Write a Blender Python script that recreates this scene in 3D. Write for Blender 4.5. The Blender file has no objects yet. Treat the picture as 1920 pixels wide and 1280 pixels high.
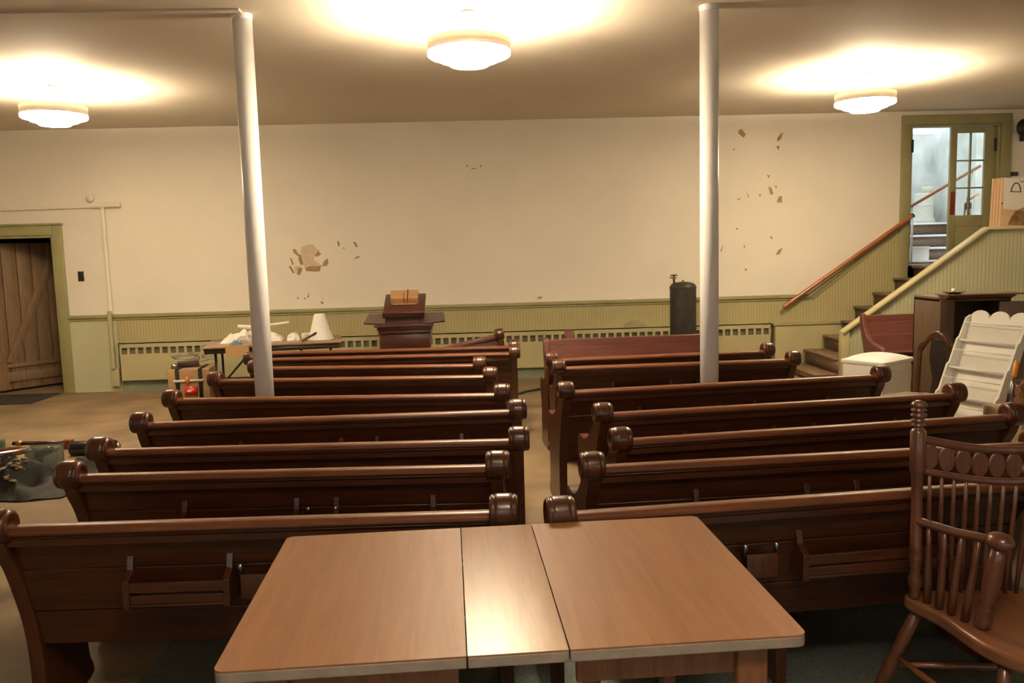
import bpy, bmesh, math, random
from mathutils import Vector, Matrix, noise
random.seed(7)
S = bpy.context.scene
COL = S.collection
PI = math.pi

# ------------------------------------------------------------------ camera
F_PX = 1550.0
PITCH, ROLL, YAW = .1109, -.027, .0368
CAM = Vector((0, 0, 1.64))
fw = Vector((math.sin(YAW)*math.cos(PITCH), math.cos(YAW)*math.cos(PITCH), -math.sin(PITCH)))
_rt = Vector((math.cos(YAW), -math.sin(YAW), 0)); _up = _rt.cross(fw)
RT = math.cos(ROLL)*_rt + math.sin(ROLL)*_up
UP = -math.sin(ROLL)*_rt + math.cos(ROLL)*_up
cd = bpy.data.cameras.new('camera'); cam = bpy.data.objects.new('camera', cd); COL.objects.link(cam)
M3 = Matrix((RT, UP, -fw)).transposed()
cam.matrix_world = Matrix.Translation(CAM) @ M3.to_4x4()
cd.sensor_width = 36; cd.sensor_fit = 'HORIZONTAL'; cd.lens = F_PX/1920*36
cd.clip_start = .05; cd.clip_end = 100
S.camera = cam
def ray(x, y): return fw + RT*((x-960)/F_PX) - UP*((y-640)/F_PX)
def atY(x, y, Y): d = ray(x, y); return CAM + d*(Y/d.y)
def atZ(x, y, z): d = ray(x, y); return CAM + d*((z-CAM.z)/d.z)

# ------------------------------------------------------------------ materials
def mat(name):
    m = bpy.data.materials.new(name); m.use_nodes = True
    nt = m.node_tree
    return m, nt, nt.nodes['Principled BSDF']
def N(nt, t, **k):
    n = nt.nodes.new(t)
    for a, b in k.items(): setattr(n, a, b)
    return n
def rgb(c): return (c[0], c[1], c[2], 1)
def plain(name, c, rough=.6, var=.10, scale=8, metal=0, coat=0, bump=0, bscale=60, c2=None, spec=.5, sheen=0):
    m, nt, b = mat(name)
    tc = N(nt, 'ShaderNodeTexCoord'); nz = N(nt, 'ShaderNodeTexNoise'); nz.inputs['Scale'].default_value = scale
    nz.inputs['Detail'].default_value = 5
    nt.links.new(tc.outputs['Object'], nz.inputs['Vector'])
    r = N(nt, 'ShaderNodeValToRGB'); r.color_ramp.elements[0].position = .3; r.color_ramp.elements[1].position = .7
    c2 = c2 or tuple(max(0, x*(1-2*var)) for x in c)
    r.color_ramp.elements[0].color = rgb(c2); r.color_ramp.elements[1].color = rgb(c)
    nt.links.new(nz.outputs['Fac'], r.inputs['Fac']); nt.links.new(r.outputs['Color'], b.inputs['Base Color'])
    b.inputs['Roughness'].default_value = rough; b.inputs['Metallic'].default_value = metal
    b.inputs['Coat Weight'].default_value = coat; b.inputs['Coat Roughness'].default_value = .15
    b.inputs['Specular IOR Level'].default_value = spec
    if bump:
        n2 = N(nt, 'ShaderNodeTexNoise'); n2.inputs['Scale'].default_value = bscale; n2.inputs['Detail'].default_value = 4
        nt.links.new(tc.outputs['Object'], n2.inputs['Vector'])
        bp = N(nt, 'ShaderNodeBump'); bp.inputs['Strength'].default_value = bump; bp.inputs['Distance'].default_value = .01
        nt.links.new(n2.outputs['Fac'], bp.inputs['Height']); nt.links.new(bp.outputs['Normal'], b.inputs['Normal'])
    return m
def wood(name, c1, c2, rough=.35, coat=.3, stretch=(1, 14, 14), scale=3, coat_rough=.2):
    m, nt, b = mat(name)
    tc = N(nt, 'ShaderNodeTexCoord'); mp = N(nt, 'ShaderNodeMapping'); mp.inputs['Scale'].default_value = stretch
    nt.links.new(tc.outputs['Object'], mp.inputs['Vector'])
    nz = N(nt, 'ShaderNodeTexNoise'); nz.inputs['Scale'].default_value = scale; nz.inputs['Detail'].default_value = 8
    nz.inputs['Roughness'].default_value = .65; nz.inputs['Distortion'].default_value = .6
    nt.links.new(mp.outputs['Vector'], nz.inputs['Vector'])
    r = N(nt, 'ShaderNodeValToRGB'); r.color_ramp.elements[0].position = .32; r.color_ramp.elements[1].position = .68
    r.color_ramp.elements[0].color = rgb(c1); r.color_ramp.elements[1].color = rgb(c2)
    nt.links.new(nz.outputs['Fac'], r.inputs['Fac']); nt.links.new(r.outputs['Color'], b.inputs['Base Color'])
    b.inputs['Roughness'].default_value = rough
    b.inputs['Coat Weight'].default_value = coat; b.inputs['Coat Roughness'].default_value = coat_rough
    bp = N(nt, 'ShaderNodeBump'); bp.inputs['Strength'].default_value = .12; bp.inputs['Distance'].default_value = .004
    nt.links.new(nz.outputs['Fac'], bp.inputs['Height']); nt.links.new(bp.outputs['Normal'], b.inputs['Normal'])
    return m
def emit(name, c, s):
    m, nt, b = mat(name)
    b.inputs['Base Color'].default_value = rgb((.9, .88, .82)); b.inputs['Roughness'].default_value = .5
    b.inputs['Emission Color'].default_value = rgb(c); b.inputs['Emission Strength'].default_value = s
    return m
def beadboard(name, c, c2, axis=0, pitch=.07):
    m, nt, b = mat(name)
    tc = N(nt, 'ShaderNodeTexCoord'); sp = N(nt, 'ShaderNodeSeparateXYZ'); nt.links.new(tc.outputs['Object'], sp.inputs[0])
    mod = N(nt, 'ShaderNodeMath', operation='PINGPONG'); mod.inputs[1].default_value = pitch/2
    nt.links.new(sp.outputs[axis], mod.inputs[0])
    mr = N(nt, 'ShaderNodeMapRange'); mr.inputs['From Min'].default_value = 0; mr.inputs['From Max'].default_value = .007
    nt.links.new(mod.outputs[0], mr.inputs['Value'])
    bp = N(nt, 'ShaderNodeBump'); bp.inputs['Strength'].default_value = .45; bp.inputs['Distance'].default_value = .004
    nt.links.new(mr.outputs[0], bp.inputs['Height']); nt.links.new(bp.outputs['Normal'], b.inputs['Normal'])
    nz = N(nt, 'ShaderNodeTexNoise'); nz.inputs['Scale'].default_value = 2.5; nz.inputs['Detail'].default_value = 6
    nt.links.new(tc.outputs['Object'], nz.inputs['Vector'])
    r = N(nt, 'ShaderNodeValToRGB'); r.color_ramp.elements[0].position = .3; r.color_ramp.elements[1].position = .7
    r.color_ramp.elements[0].color = rgb(c2); r.color_ramp.elements[1].color = rgb(c)
    nt.links.new(nz.outputs['Fac'], r.inputs['Fac'])
    mx = N(nt, 'ShaderNodeMix', data_type='RGBA'); mx.inputs[6].default_value = rgb(tuple(x*.80 for x in c2))
    nt.links.new(mr.outputs[0], mx.inputs[0]); nt.links.new(r.outputs['Color'], mx.inputs[7])
    nt.links.new(mx.outputs[2], b.inputs['Base Color']); b.inputs['Roughness'].default_value = .5
    return m
def clear(name, tint=(.95, .97, .97), amount=.12, rough=.03):
    m, nt, b = mat(name)
    out = nt.nodes['Material Output']; tr = N(nt, 'ShaderNodeBsdfTransparent'); tr.inputs[0].default_value = rgb(tint)
    b.inputs['Base Color'].default_value = rgb((.85, .87, .86)); b.inputs['Roughness'].default_value = rough
    mx = N(nt, 'ShaderNodeMixShader'); mx.inputs[0].default_value = amount
    nt.links.new(tr.outputs[0], mx.inputs[1]); nt.links.new(b.outputs[0], mx.inputs[2]); nt.links.new(mx.outputs[0], out.inputs['Surface'])
    return m

M = {}
M['plaster'] = plain('cream_plaster', (.84, .79, .69), .75, .04, 1.2, bump=.15, bscale=25)
M['ceiling'] = plain('ceiling_paint', (.72, .65, .54), .8, .05, .8, bump=.1, bscale=20)
M['concrete'] = plain('worn_concrete', (.25, .175, .10), .75, .14, 2.2, bump=.2, bscale=40, c2=(.135, .092, .048))
M['sage'] = plain('sage_paint', (.47, .43, .24), .5, .06, 2)
M['sage_trim'] = plain('olive_trim_paint', (.33, .31, .15), .45, .08, 3)
M['bead_x'] = beadboard('sage_beadboard', (.44, .395, .205), (.39, .35, .175), pitch=.038)
M['bead_daylit'] = beadboard('daylit_sage_beadboard', (.52, .52, .34), (.46, .46, .29), pitch=.045)  # paler, cooler copy of the sage: daylight is mixed into the colour
M['pew'] = wood('dark_pew_wood', (.038, .0115, .0042), (.082, .026, .0095), .34, .22, (1, 16, 16), 3, .16)
M['pew_end'] = wood('pew_end_wood', (.048, .014, .0055), (.10, .031, .0115), .32, .3, (14, 14, 1.5), 3, .16)
M['pew_rail'] = wood('lit_rail_wood', (.10, .031, .010), (.185, .058, .019), .42, .12, (1, 16, 16), 3, .2)  # brighter copy of the pew wood, lamplight on the rail tops painted in
M['rackwhite'] = plain('matt_white_board', (.88, .85, .78), .65, .03, 6)
M['redpew'] = wood('red_pew_wood', (.085, .027, .020), (.155, .047, .034), .36, .3, (1, 14, 14), 3)
M['darkwood'] = wood('dark_walnut', (.030, .017, .010), (.075, .045, .026), .45, .15, (14, 14, 1.2), 3)
M['cabwood'] = wood('old_brown_cabinet_wood', (.055, .033, .018), (.115, .072, .040), .5, .1, (14, 14, 1.2), 3)
M['pulpit'] = wood('mahogany', (.04, .014, .010), (.10, .034, .022), .35, .3, (1.5, 12, 12), 3)
M['table'] = wood('laminate_oak', (.23, .10, .044), (.30, .138, .063), .42, .0, (16, 1, 16), 2.2, .3)
M['leaf'] = wood('laminate_oak_leaf', (.25, .12, .054), (.31, .16, .075), .25, .0, (16, 1, 16), 2.2, .16)
for k_ in ('table', 'leaf'): M[k_].node_tree.nodes['Principled BSDF'].inputs['Specular IOR Level'].default_value = .22
M['edge'] = plain('grey_sheen_edge_band', (.30, .24, .20), .45, .12, 30)  # whitish-grey reflection along the edge band is put into its colour
M['legwood'] = wood('red_brown_table_wood', (.16, .055, .022), (.26, .095, .04), .35, .25, (14, 14, 1.5), 3)
M['chair'] = wood('walnut_chair_wood', (.080, .028, .015), (.140, .051, .026), .3, .4, (12, 12, 1.5), 4)
M['chairseat'] = wood('walnut_seat_wood', (.165, .065, .03), (.25, .104, .05), .3, .35, (14, 1.5, 14), 3)
M['rail'] = wood('orange_handrail', (.28, .085, .025), (.40, .135, .045), .3, .4, (1, 14, 14), 3)
M['tread'] = wood('worn_tread', (.10, .060, .032), (.22, .135, .08), .55, .05, (12, 1.5, 12), 3)
M['column'] = plain('white_column_paint', (.86, .86, .87), .35, .03, 4)
M['white'] = plain('white_paint', (.84, .82, .78), .5, .03, 6)
M['whitep'] = plain('white_plastic', (.86, .84, .80), .35, .02, 6)
M['blackmetal'] = plain('black_metal', (.02, .02, .018), .35, .1, 20)
M['tank'] = plain('dark_iron_tank', (.045, .040, .032), .5, .25, 7, metal=.3)
M['metal'] = plain('grey_metal', (.42, .41, .40), .3, .1, 20, metal=1)
M['brass'] = plain('aged_brass', (.55, .38, .14), .3, .15, 20, metal=1)
M['rug'] = plain('dark_teal_carpet', (.30, .37, .36), .95, .2, 90, bump=.6, bscale=300)
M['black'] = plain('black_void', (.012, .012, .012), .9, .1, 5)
M['peel'] = plain('bare_plaster', (.44, .29, .155), .9, .2, 30)
M['peel_pale'] = plain('pale_bare_plaster', (.70, .56, .41), .9, .08, 20)
M['stain'] = plain('grey_stain', (.33, .30, .19), .8, .1, 10)
M['door'] = wood('brown_plank_door', (.17, .105, .055), (.27, .175, .095), .55, .05, (14, 14, 1.2), 2.5)
M['mat'] = plain('dark_doormat', (.030, .026, .022), .95, .2, 60, bump=.4, bscale=200)
M['card'] = plain('brown_cardboard', (.42, .26, .13), .85, .08, 10)
M['card2'] = plain('tan_cardboard', (.50, .30, .13), .85, .08, 10)
M['red'] = plain('red_label', (.75, .03, .025), .4, .05, 10)
M['redwood'] = plain('dull_red_metal', (.22, .03, .02), .35, .15, 20)
M['orange'] = plain('orange_plastic', (.85, .28, .03), .35, .05, 10)
M['green'] = plain('green_plastic', (.07, .13, .08), .5, .1, 10)
M['blue'] = plain('blue_cloth', (.10, .16, .28), .7, .2, 30)
M['cloth'] = plain('white_cloth', (.78, .74, .68), .85, .06, 8, bump=.3, bscale=25)
M['greycloth'] = plain('grey_cloth', (.45, .41, .37), .85, .12, 12, bump=.3, bscale=25)
M['tarp'] = plain('black_tarp', (.012, .011, .010), .65, .3, 14, bump=.5, bscale=22)
M['tarp'].node_tree.nodes['Principled BSDF'].inputs['Specular IOR Level'].default_value = .3
M['tarpspeck'] = plain('sawdust', (.38, .28, .15), .9, .2, 40)
M['cable'] = plain('grey_cable', (.30, .27, .23), .55, .1, 10)
M['paper'] = plain('white_paper', (.82, .79, .72), .7, .03, 8)
M['foam'] = plain('tan_foam_edge', (.66, .46, .29), .8, .05, 12)
M['picture'] = plain('brown_photograph', (.30, .17, .07), .5, .3, 14, c2=(.12, .06, .025))
M['ink'] = plain('grey_ink', (.08, .075, .07), .6, .05, 10)
M['bookw'] = wood('tan_box_wood', (.42, .22, .09), (.55, .31, .14), .5, .1, (1.5, 12, 12), 3)
M['carpetroll'] = plain('cream_carpet', (.72, .69, .58), .95, .06, 30, bump=.5, bscale=150)
M['vest'] = plain('vestibule_plaster', (.78, .80, .77), .85, .07, 3, c2=(.48, .50, .46))
M['vwhite'] = plain('vestibule_white', (.86, .88, .88), .6, .03, 5)
M['glass'] = clear('window_glass', (.97, .99, .98), .08)
M['acrylic'] = clear('clear_acrylic', (.97, .97, .96), .12, .45)
M['tub'] = clear('cloudy_plastic', (.62, .65, .63), .10, .25)
M['lampmetal'] = plain('cream_lamp_metal', (.88, .76, .64), .5, .03, 6)
M['glow'] = emit('lamp_glow', (1, .80, .54), 105.0)
M['glow3'] = emit('faint_lamp_glow', (1, .80, .54), 36.0)
M['glow2'] = emit('dimmer_lamp_glow', (1, .80, .54), 62.0)
M['bulb'] = emit('lamp_bulb', (1, .80, .52), 30.0)
M['sky'] = None
M['redbag'] = plain('maroon_fabric', (.20, .045, .04), .8, .15, 30)
M['wicker'] = plain('brown_basket', (.30, .15, .07), .7, .25, 60, bump=.6, bscale=80)
M['burlap'] = plain('tan_burlap', (.46, .33, .19), .95, .12, 50, bump=.5, bscale=150)

# ------------------------------------------------------------------ mesh builder
def rotz(a): return Matrix.Rotation(a, 4, 'Z')
class MB:
    def __init__(s): s.bm = bmesh.new()
    def _pl(s, vs, m):
        if m is not None:
            for v in vs: v.co = m @ v.co
    def box(s, lo, hi, m=None):
        x0, y0, z0 = lo; x1, y1, z1 = hi
        v = [s.bm.verts.new(p) for p in ((x0,y0,z0),(x1,y0,z0),(x1,y1,z0),(x0,y1,z0),(x0,y0,z1),(x1,y0,z1),(x1,y1,z1),(x0,y1,z1))]
        for f in ((0,3,2,1),(4,5,6,7),(0,1,5,4),(1,2,6,5),(2,3,7,6),(3,0,4,7)): s.bm.faces.new([v[i] for i in f])
        s._pl(v, m); return s
    def prism(s, pts, axis, a, b, m=None):
        """polygon pts (u,v) extruded along axis from a to b; axis 0: (y,z), 1: (x,z), 2: (x,y)"""
        def P(u, v, t): return ((t,u,v),(u,t,v),(u,v,t))[axis]
        A = [s.bm.verts.new(P(u, v, a)) for u, v in pts]; B = [s.bm.verts.new(P(u, v, b)) for u, v in pts]
        n = len(pts)
        fs = [s.bm.faces.new(A), s.bm.faces.new(B[::-1])]
        for i in range(n): fs.append(s.bm.faces.new((A[i], B[i], B[(i+1) % n], A[(i+1) % n])))
        bmesh.ops.recalc_face_normals(s.bm, faces=fs)
        s._pl(A+B, m); return s
    def lathe(s, prof, seg=24, m=None, cap=True):
        """prof: list of (r, z) from bottom to top, about Z"""
        rings = []; allv = []
        for r, z in prof:
            rg = [s.bm.verts.new((r*math.cos(2*PI*i/seg), r*math.sin(2*PI*i/seg), z)) for i in range(seg)]
            rings.append(rg); allv += rg
        fs = []
        for a, b in zip(rings, rings[1:]):
            for i in range(seg): fs.append(s.bm.faces.new((a[i], a[(i+1) % seg], b[(i+1) % seg], b[i])))
        if cap:
            fs.append(s.bm.faces.new(rings[0][::-1])); fs.append(s.bm.faces.new(rings[-1]))
        s._pl(allv, m); return s
    def rod(s, p0, p1, prof, seg=12):
        """lathe along p0->p1; prof (r, t) with t in 0..1"""
        p0 = Vector(p0); p1 = Vector(p1); d = p1-p0; L = d.length
        q = Vector((0, 0, 1)).rotation_difference(d).to_matrix().to_4x4()
        if not isinstance(prof, (list, tuple)): prof = [(prof, 0), (prof, 1)]
        return s.lathe([(r, t*L) for r, t in prof], seg, Matrix.Translation(p0) @ q)
    def tube(s, pts, r, seg=8):
        pts = [Vector(p) for p in pts]; rings = []
        for i, p in enumerate(pts):
            t = (pts[min(i+1, len(pts)-1)]-pts[max(i-1, 0)]).normalized()
            up = Vector((0, 0, 1)) if abs(t.z) < .9 else Vector((1, 0, 0))
            a = t.cross(up).normalized(); b = t.cross(a)
            rings.append([s.bm.verts.new(p+a*r*math.cos(2*PI*k/seg)+b*r*math.sin(2*PI*k/seg)) for k in range(seg)])
        fs = []
        for a, b in zip(rings, rings[1:]):
            for i in range(seg): fs.append(s.bm.faces.new((a[i], a[(i+1) % seg], b[(i+1) % seg], b[i])))
        fs.append(s.bm.faces.new(rings[0][::-1])); fs.append(s.bm.faces.new(rings[-1]))
        bmesh.ops.recalc_face_normals(s.bm, faces=fs); return s
    def grid(s, nx, ny, fn):
        v = [[s.bm.verts.new(fn(i/nx, j/ny)) for i in range(nx+1)] for j in range(ny+1)]
        for j in range(ny):
            for i in range(nx): s.bm.faces.new((v[j][i], v[j][i+1], v[j+1][i+1], v[j+1][i]))
        return s
    def shell(s, nx, ny, top, base):
        """closed lump: a top grid and a flat base grid joined at the rim"""
        v = [[s.bm.verts.new(top(i/nx, j/ny)) for i in range(nx+1)] for j in range(ny+1)]
        w = [[s.bm.verts.new(base(i/nx, j/ny)) for i in range(nx+1)] for j in range(ny+1)]
        fs = []
        for j in range(ny):
            for i in range(nx):
                fs.append(s.bm.faces.new((v[j][i], v[j][i+1], v[j+1][i+1], v[j+1][i])))
                fs.append(s.bm.faces.new((w[j][i], w[j+1][i], w[j+1][i+1], w[j][i+1])))
        for i in range(nx):
            fs.append(s.bm.faces.new((v[0][i], w[0][i], w[0][i+1], v[0][i+1]))); fs.append(s.bm.faces.new((v[ny][i], v[ny][i+1], w[ny][i+1], w[ny][i])))
        for j in range(ny):
            fs.append(s.bm.faces.new((v[j][0], v[j+1][0], w[j+1][0], w[j][0]))); fs.append(s.bm.faces.new((v[j][nx], w[j][nx], w[j+1][nx], v[j+1][nx])))
        bmesh.ops.recalc_face_normals(s.bm, faces=fs); return s
    def build(s, name, m, parent=None, bevel=0, smooth=True, seg=2, subsurf=0):
        for f in s.bm.faces: f.smooth = smooth
        if smooth:
            for e in s.bm.edges:
                if len(e.link_faces) == 2 and e.calc_face_angle(0) > .6: e.smooth = False
        me = bpy.data.meshes.new(name); s.bm.to_mesh(me); s.bm.free()
        o = bpy.data.objects.new(name, me); COL.objects.link(o)
        me.materials.append(m if not isinstance(m, str) else M[m])
        if parent is not None: o.parent = parent
        if bevel:
            b = o.modifiers.new('bevel', 'BEVEL'); b.width = bevel; b.segments = seg; b.limit_method = 'ANGLE'; b.angle_limit = .7
            b.harden_normals = False
        if subsurf:
            d = o.modifiers.new('sub', 'SUBSURF'); d.levels = subsurf; d.render_levels = subsurf
        return o
def tag(o, label, cat, group=None, kind=None):
    o['label'] = label; o['category'] = cat
    if group: o['group'] = group
    if kind: o['kind'] = kind
    return o
def thing(name, label, cat, loc=(0, 0, 0), rz=0, group=None, rot=None):
    o = bpy.data.objects.new(name, None); COL.objects.link(o); o.empty_display_size = .1
    o.location = loc; o.rotation_euler = rot if rot else (0, 0, rz)
    return tag(o, label, cat, group)
def struct(o): o['kind'] = 'structure'; return o
def copy_tree(o, parent=None):
    c = o.copy(); COL.objects.link(c)
    if parent is not None: c.parent = parent
    for ch in list(o.children): copy_tree(ch, c)
    return c

# ------------------------------------------------------------------ the room
D = 10.47; H = 3.232; XL, XR, YB = -7.1, 7.3, -2.6
struct(MB().box((XL-.1, YB-.1, -.1), (XR+.1, D+2.6, 0)).build('floor', 'concrete', smooth=False))
struct(MB().box((XL-.1, YB-.1, H), (XR+.1, D+.12, H+.12)).build('ceiling', 'ceiling', smooth=False))
struct(MB().box((XL-.12, YB, 0), (XL, D, H)).build('wall_left', 'plaster', smooth=False))
struct(MB().box((XR, YB, 0), (XR+.12, D, H)).build('wall_right', 'plaster', smooth=False))
w = MB(); FWX = (-3.1, -.1, 2.9); w.box((XL, YB-.12, 0), (XR, YB, 1.15)); w.box((XL, YB-.12, 2.55), (XR, YB, H))
ed = [XL]+[e for x in FWX for e in (x-.7, x+.7)]+[XR]
for k in range(0, len(ed), 2): w.box((ed[k], YB-.12, 1.15), (ed[k+1], YB, 2.55))
struct(w.build('wall_front', 'plaster', smooth=False))
for k, x in enumerate(FWX):
    w = MB(); w.box((x-.7, YB-.09, 1.15), (x-.65, YB-.03, 2.55)); w.box((x+.65, YB-.09, 1.15), (x+.7, YB-.03, 2.55)); w.box((x-.65, YB-.09, 1.15), (x+.65, YB-.03, 1.20)); w.box((x-.65, YB-.09, 2.50), (x+.65, YB-.03, 2.55)); w.box((x-.65, YB-.08, 1.83), (x+.65, YB-.04, 1.87))
    wo = struct(w.build('window_%d' % (k+2), 'white', smooth=False)); MB().box((x-.65, YB-.065, 1.2), (x+.65, YB-.06, 2.5)).build('pane', 'glass', wo, smooth=False)
    al = bpy.data.lights.new('window_portal', 'AREA'); al.shape = 'RECTANGLE'; al.size = 1.4; al.size_y = 1.4; al.cycles.is_portal = True
    ao = bpy.data.objects.new('window_portal', al); COL.objects.link(ao); ao.location = (x, YB-.14, 1.85); ao.rotation_euler = (PI/2, 0, 0)
# back wall with two doorways
LD0, LD1, LDZ = -6.22, -5.225, 1.965     # the store doorway
RD0, RD1, RDZ0, RDZ = 5.49, 6.66, 1.29, 3.065   # the stair doorway
w = MB()
w.box((XL, D, 0), (LD0, D+.12, H)); w.box((LD0, D, LDZ), (LD1, D+.12, H)); w.box((LD1, D, 0), (RD0, D+.12, H))
w.box((RD0, D, RDZ), (RD1, D+.12, H)); w.box((RD1, D, 0), (XR, D+.12, H)); w.box((RD0, D, 0), (RD1, D+.12, RDZ0))
wb = struct(w.build('wall_back', 'plaster', smooth=False))
# wainscot: level run, then climbing with the stairs
RZ = .956
w = MB()
w.prism([(LD1+.10, 0), (-4.55, 0), (-4.55, RZ), (LD1+.10, RZ)], 1, D-.018, D)
w.build('wainscot', plain('daylit_sage_paint', (.53, .53, .35), .5, .05, 2), wb, smooth=False)  # smooth panel, its sage made paler and cooler to carry the daylight
w = MB()
w.prism([(-4.55, 0), (5.39, 0), (5.39, 1.80), (4.231, .935), (3.815, RZ), (-4.55, RZ)], 1, D-.018, D)
w.build('wainscot', 'bead_x', wb, smooth=False)
w = MB()
w.box((LD1+.10, D-.045, RZ-.03), (4.22, D, RZ+.012)); w.box((LD1+.10, D-.03, RZ-.06), (4.22, D, RZ-.03))
sl = math.atan2(1.84-.955, 5.393-4.22)
mm = Matrix.Translation((4.22, D, RZ)) @ Matrix.Rotation(-sl, 4, 'Y')
w.box((-.01, -.045, -.03), (1.47, 0, .012), mm); w.box((0, -.03, -.075), (1.47, 0, -.03), mm)
w.build('chair_rail', 'sage_trim', wb, bevel=.004)
# peeled paint, outlines read from the photograph and laid on the wall plane
def patch(mb, pts, ox, oy, s, dy=.002):
    P = [atY(ox+x/s, oy+y/s, D-dy) for x, y in pts]
    v = [mb.bm.verts.new(p) for p in P]; u = [mb.bm.verts.new(p+Vector((0, dy, 0))) for p in P]
    fs = [mb.bm.faces.new(v)]
    for i in range(len(v)): fs.append(mb.bm.faces.new((v[i], u[i], u[(i+1) % len(v)], v[(i+1) % len(v)])))
    bmesh.ops.recalc_face_normals(mb.bm, faces=fs)
w = MB()
patch(w, [(420,400),(480,375),(560,370),(605,430),(580,510),(560,560),(660,620),(690,570),(670,640),(470,690),(440,620),(400,520)], 500, 400, 6.4)
patch(w, [(330,630),(430,640),(380,660),(340,715)], 500, 400, 6.4)
w.build('bare_plaster_patch', 'peel_pale', wb, smooth=False)
w = MB()
for p in ([(310,430),(350,430),(370,480),(410,500),(440,610),(410,620),(380,560),(385,520),(330,475)], [(275,530),(300,545),(325,610),(310,620)],
          [(265,640),(290,630),(335,715),(315,720)], [(380,650),(430,655),(400,740),(360,730)], [(470,645),(540,630),(650,630),(640,690),(600,700),(470,690)],
          [(690,570),(730,535),(740,590),(720,630),(670,630)], [(580,510),(620,430),(630,470),(655,485),(600,520)], [(845,340),(865,330),(880,370),(860,405)],
          [(1035,340),(1065,340),(1095,400),(1070,405)], [(1050,550),(1085,515),(1115,510),(1110,530)], [(645,1055),(680,1060),(680,1090),(650,1080)],
          [(485,1000),(510,950),(505,1010)], [(440,1020),(470,1010),(468,1035)], [(915,420),(930,400),(935,430)], [(650,1005),(680,1015),(676,1022)], [(365,1000),(385,1010),(372,1040)]):
    patch(w, p, 500, 400, 6.4, .003)
for p in ([(165,95),(190,80),(220,120),(205,145),(170,115)], [(440,150),(465,115),(485,105),(470,150),(445,170)], [(435,205),(460,200),(450,230)], [(380,490),(400,495),(415,540),(395,545)],
          [(437,600),(455,555),(475,555),(475,600)], [(425,480),(438,480),(435,508)], [(430,970),(450,935),(480,920),(460,965)], [(390,850),(400,835),(410,860)], [(210,1065),(230,1070),(220,1085)],
          [(150,780),(165,780),(158,795)], [(160,578),(185,568),(170,585)], [(370,405),(390,410),(380,430)], [(310,545),(330,540),(320,560)], [(125,225),(145,218),(135,232)],
          [(40,945),(60,890),(50,945)], [(205,905),(214,900),(210,930)], [(225,530),(245,560),(238,562)]):
    patch(w, p, 1340, 220, 3.7625, .003)
for p in ([(695,1235),(710,1240),(705,1255)], [(800,1235),(815,1240),(805,1260)], [(735,1262),(775,1258),(772,1264),(736,1268)], [(1235,2225),(1270,2222),(1255,2245)], [(1230,2230),(1240,2228),(1236,2250)]):
    patch(w, p, 700, 0, 4, .003)
w.build('peeled_paint', 'peel', wb, smooth=False)
w = MB()
pts = [(1160+0, 628)]
pts = [atY(1165+52*(.5-.5*math.cos(PI*k/10)), 622-22*math.sin(PI*k/10), D-.021) for k in range(11)]
v = [w.bm.verts.new(p) for p in pts]; w.bm.faces.new(v)
w.build('round_stain', 'stain', wb, smooth=False)

# shallow seam strip on the ceiling running to the first column
struct(MB().box((XL, 5.60, H-.012), (-1.5, 5.70, H)).build('trim_1', 'ceiling', smooth=False))

# store doorway: trim, dark room, ajar plank door, mat
w = MB()
w.box((LD1, D-.035, 0), (LD1+.115, D, LDZ+.119)); w.box((LD0-.115, D-.035, 0), (LD0, D, LDZ+.119)); w.box((LD0, D-.034, LDZ), (LD1, D, LDZ+.119))
w.box((LD1-.03, D-.02, 0), (LD1, D+.12, LDZ-.03)); w.box((LD0, D-.02, LDZ-.03), (LD1, D+.12, LDZ)); w.box((LD0-.13, D-.05, LDZ+.12), (LD1+.13, D, LDZ+.145))
struct(w.build('trim_2', 'sage_trim', bevel=.006))
w = MB()
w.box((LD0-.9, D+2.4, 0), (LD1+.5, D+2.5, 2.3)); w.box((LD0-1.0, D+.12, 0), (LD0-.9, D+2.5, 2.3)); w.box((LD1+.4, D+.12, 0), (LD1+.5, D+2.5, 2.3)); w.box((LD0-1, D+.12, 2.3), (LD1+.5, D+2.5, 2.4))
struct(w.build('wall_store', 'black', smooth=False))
# plank door leaf hinged beyond the jamb, swung into the dark room
hx, hy = -6.13, D+.10
ang = math.atan2(11.25-hy, -5.56-hx)
dr = bpy.data.objects.new('door_1', None); COL.objects.link(dr); dr.location = (hx, hy, .03); dr.rotation_euler = (0, 0, ang); struct(dr)
tag(dr, 'brown plank door standing ajar in the dark olive-trimmed doorway', 'door')
L_ = math.hypot(11.25-hy, -5.56-hx)
w = MB()
n = 5
for i in range(n): w.box((L_*i/n+.003, 0, 0), (L_*(i+1)/n-.003, .028, 1.86))
w.build('door_planks', 'door', dr, bevel=.004)
w = MB()
w.box((.02, -.024, .10), (L_-.03, 0, .22)); w.box((.02, -.024, .28), (L_-.03, 0, .33))
w.build('bottom_batten', 'door', dr, bevel=.004)
MB().box((.0, -.03, 0), (.13, 0, 1.86)).build('hinge_stile', 'door', dr, bevel=.005)
a0 = math.atan2(1.35, L_-.25); mm = Matrix.Translation((.17, -.024, .34)) @ Matrix.Rotation(-a0, 4, 'Y')
MB().box((0, 0, -.05), (math.hypot(1.3, L_-.28), .024, .05), mm).build('diagonal_brace', 'door', dr, bevel=.004)
tag(MB().box((-6.15, 9.72, 0), (-5.28, D-.06, .012)).build('doormat', 'mat', bevel=.004), 'dark flat mat on the floor before the dark doorway', 'mat')

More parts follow.
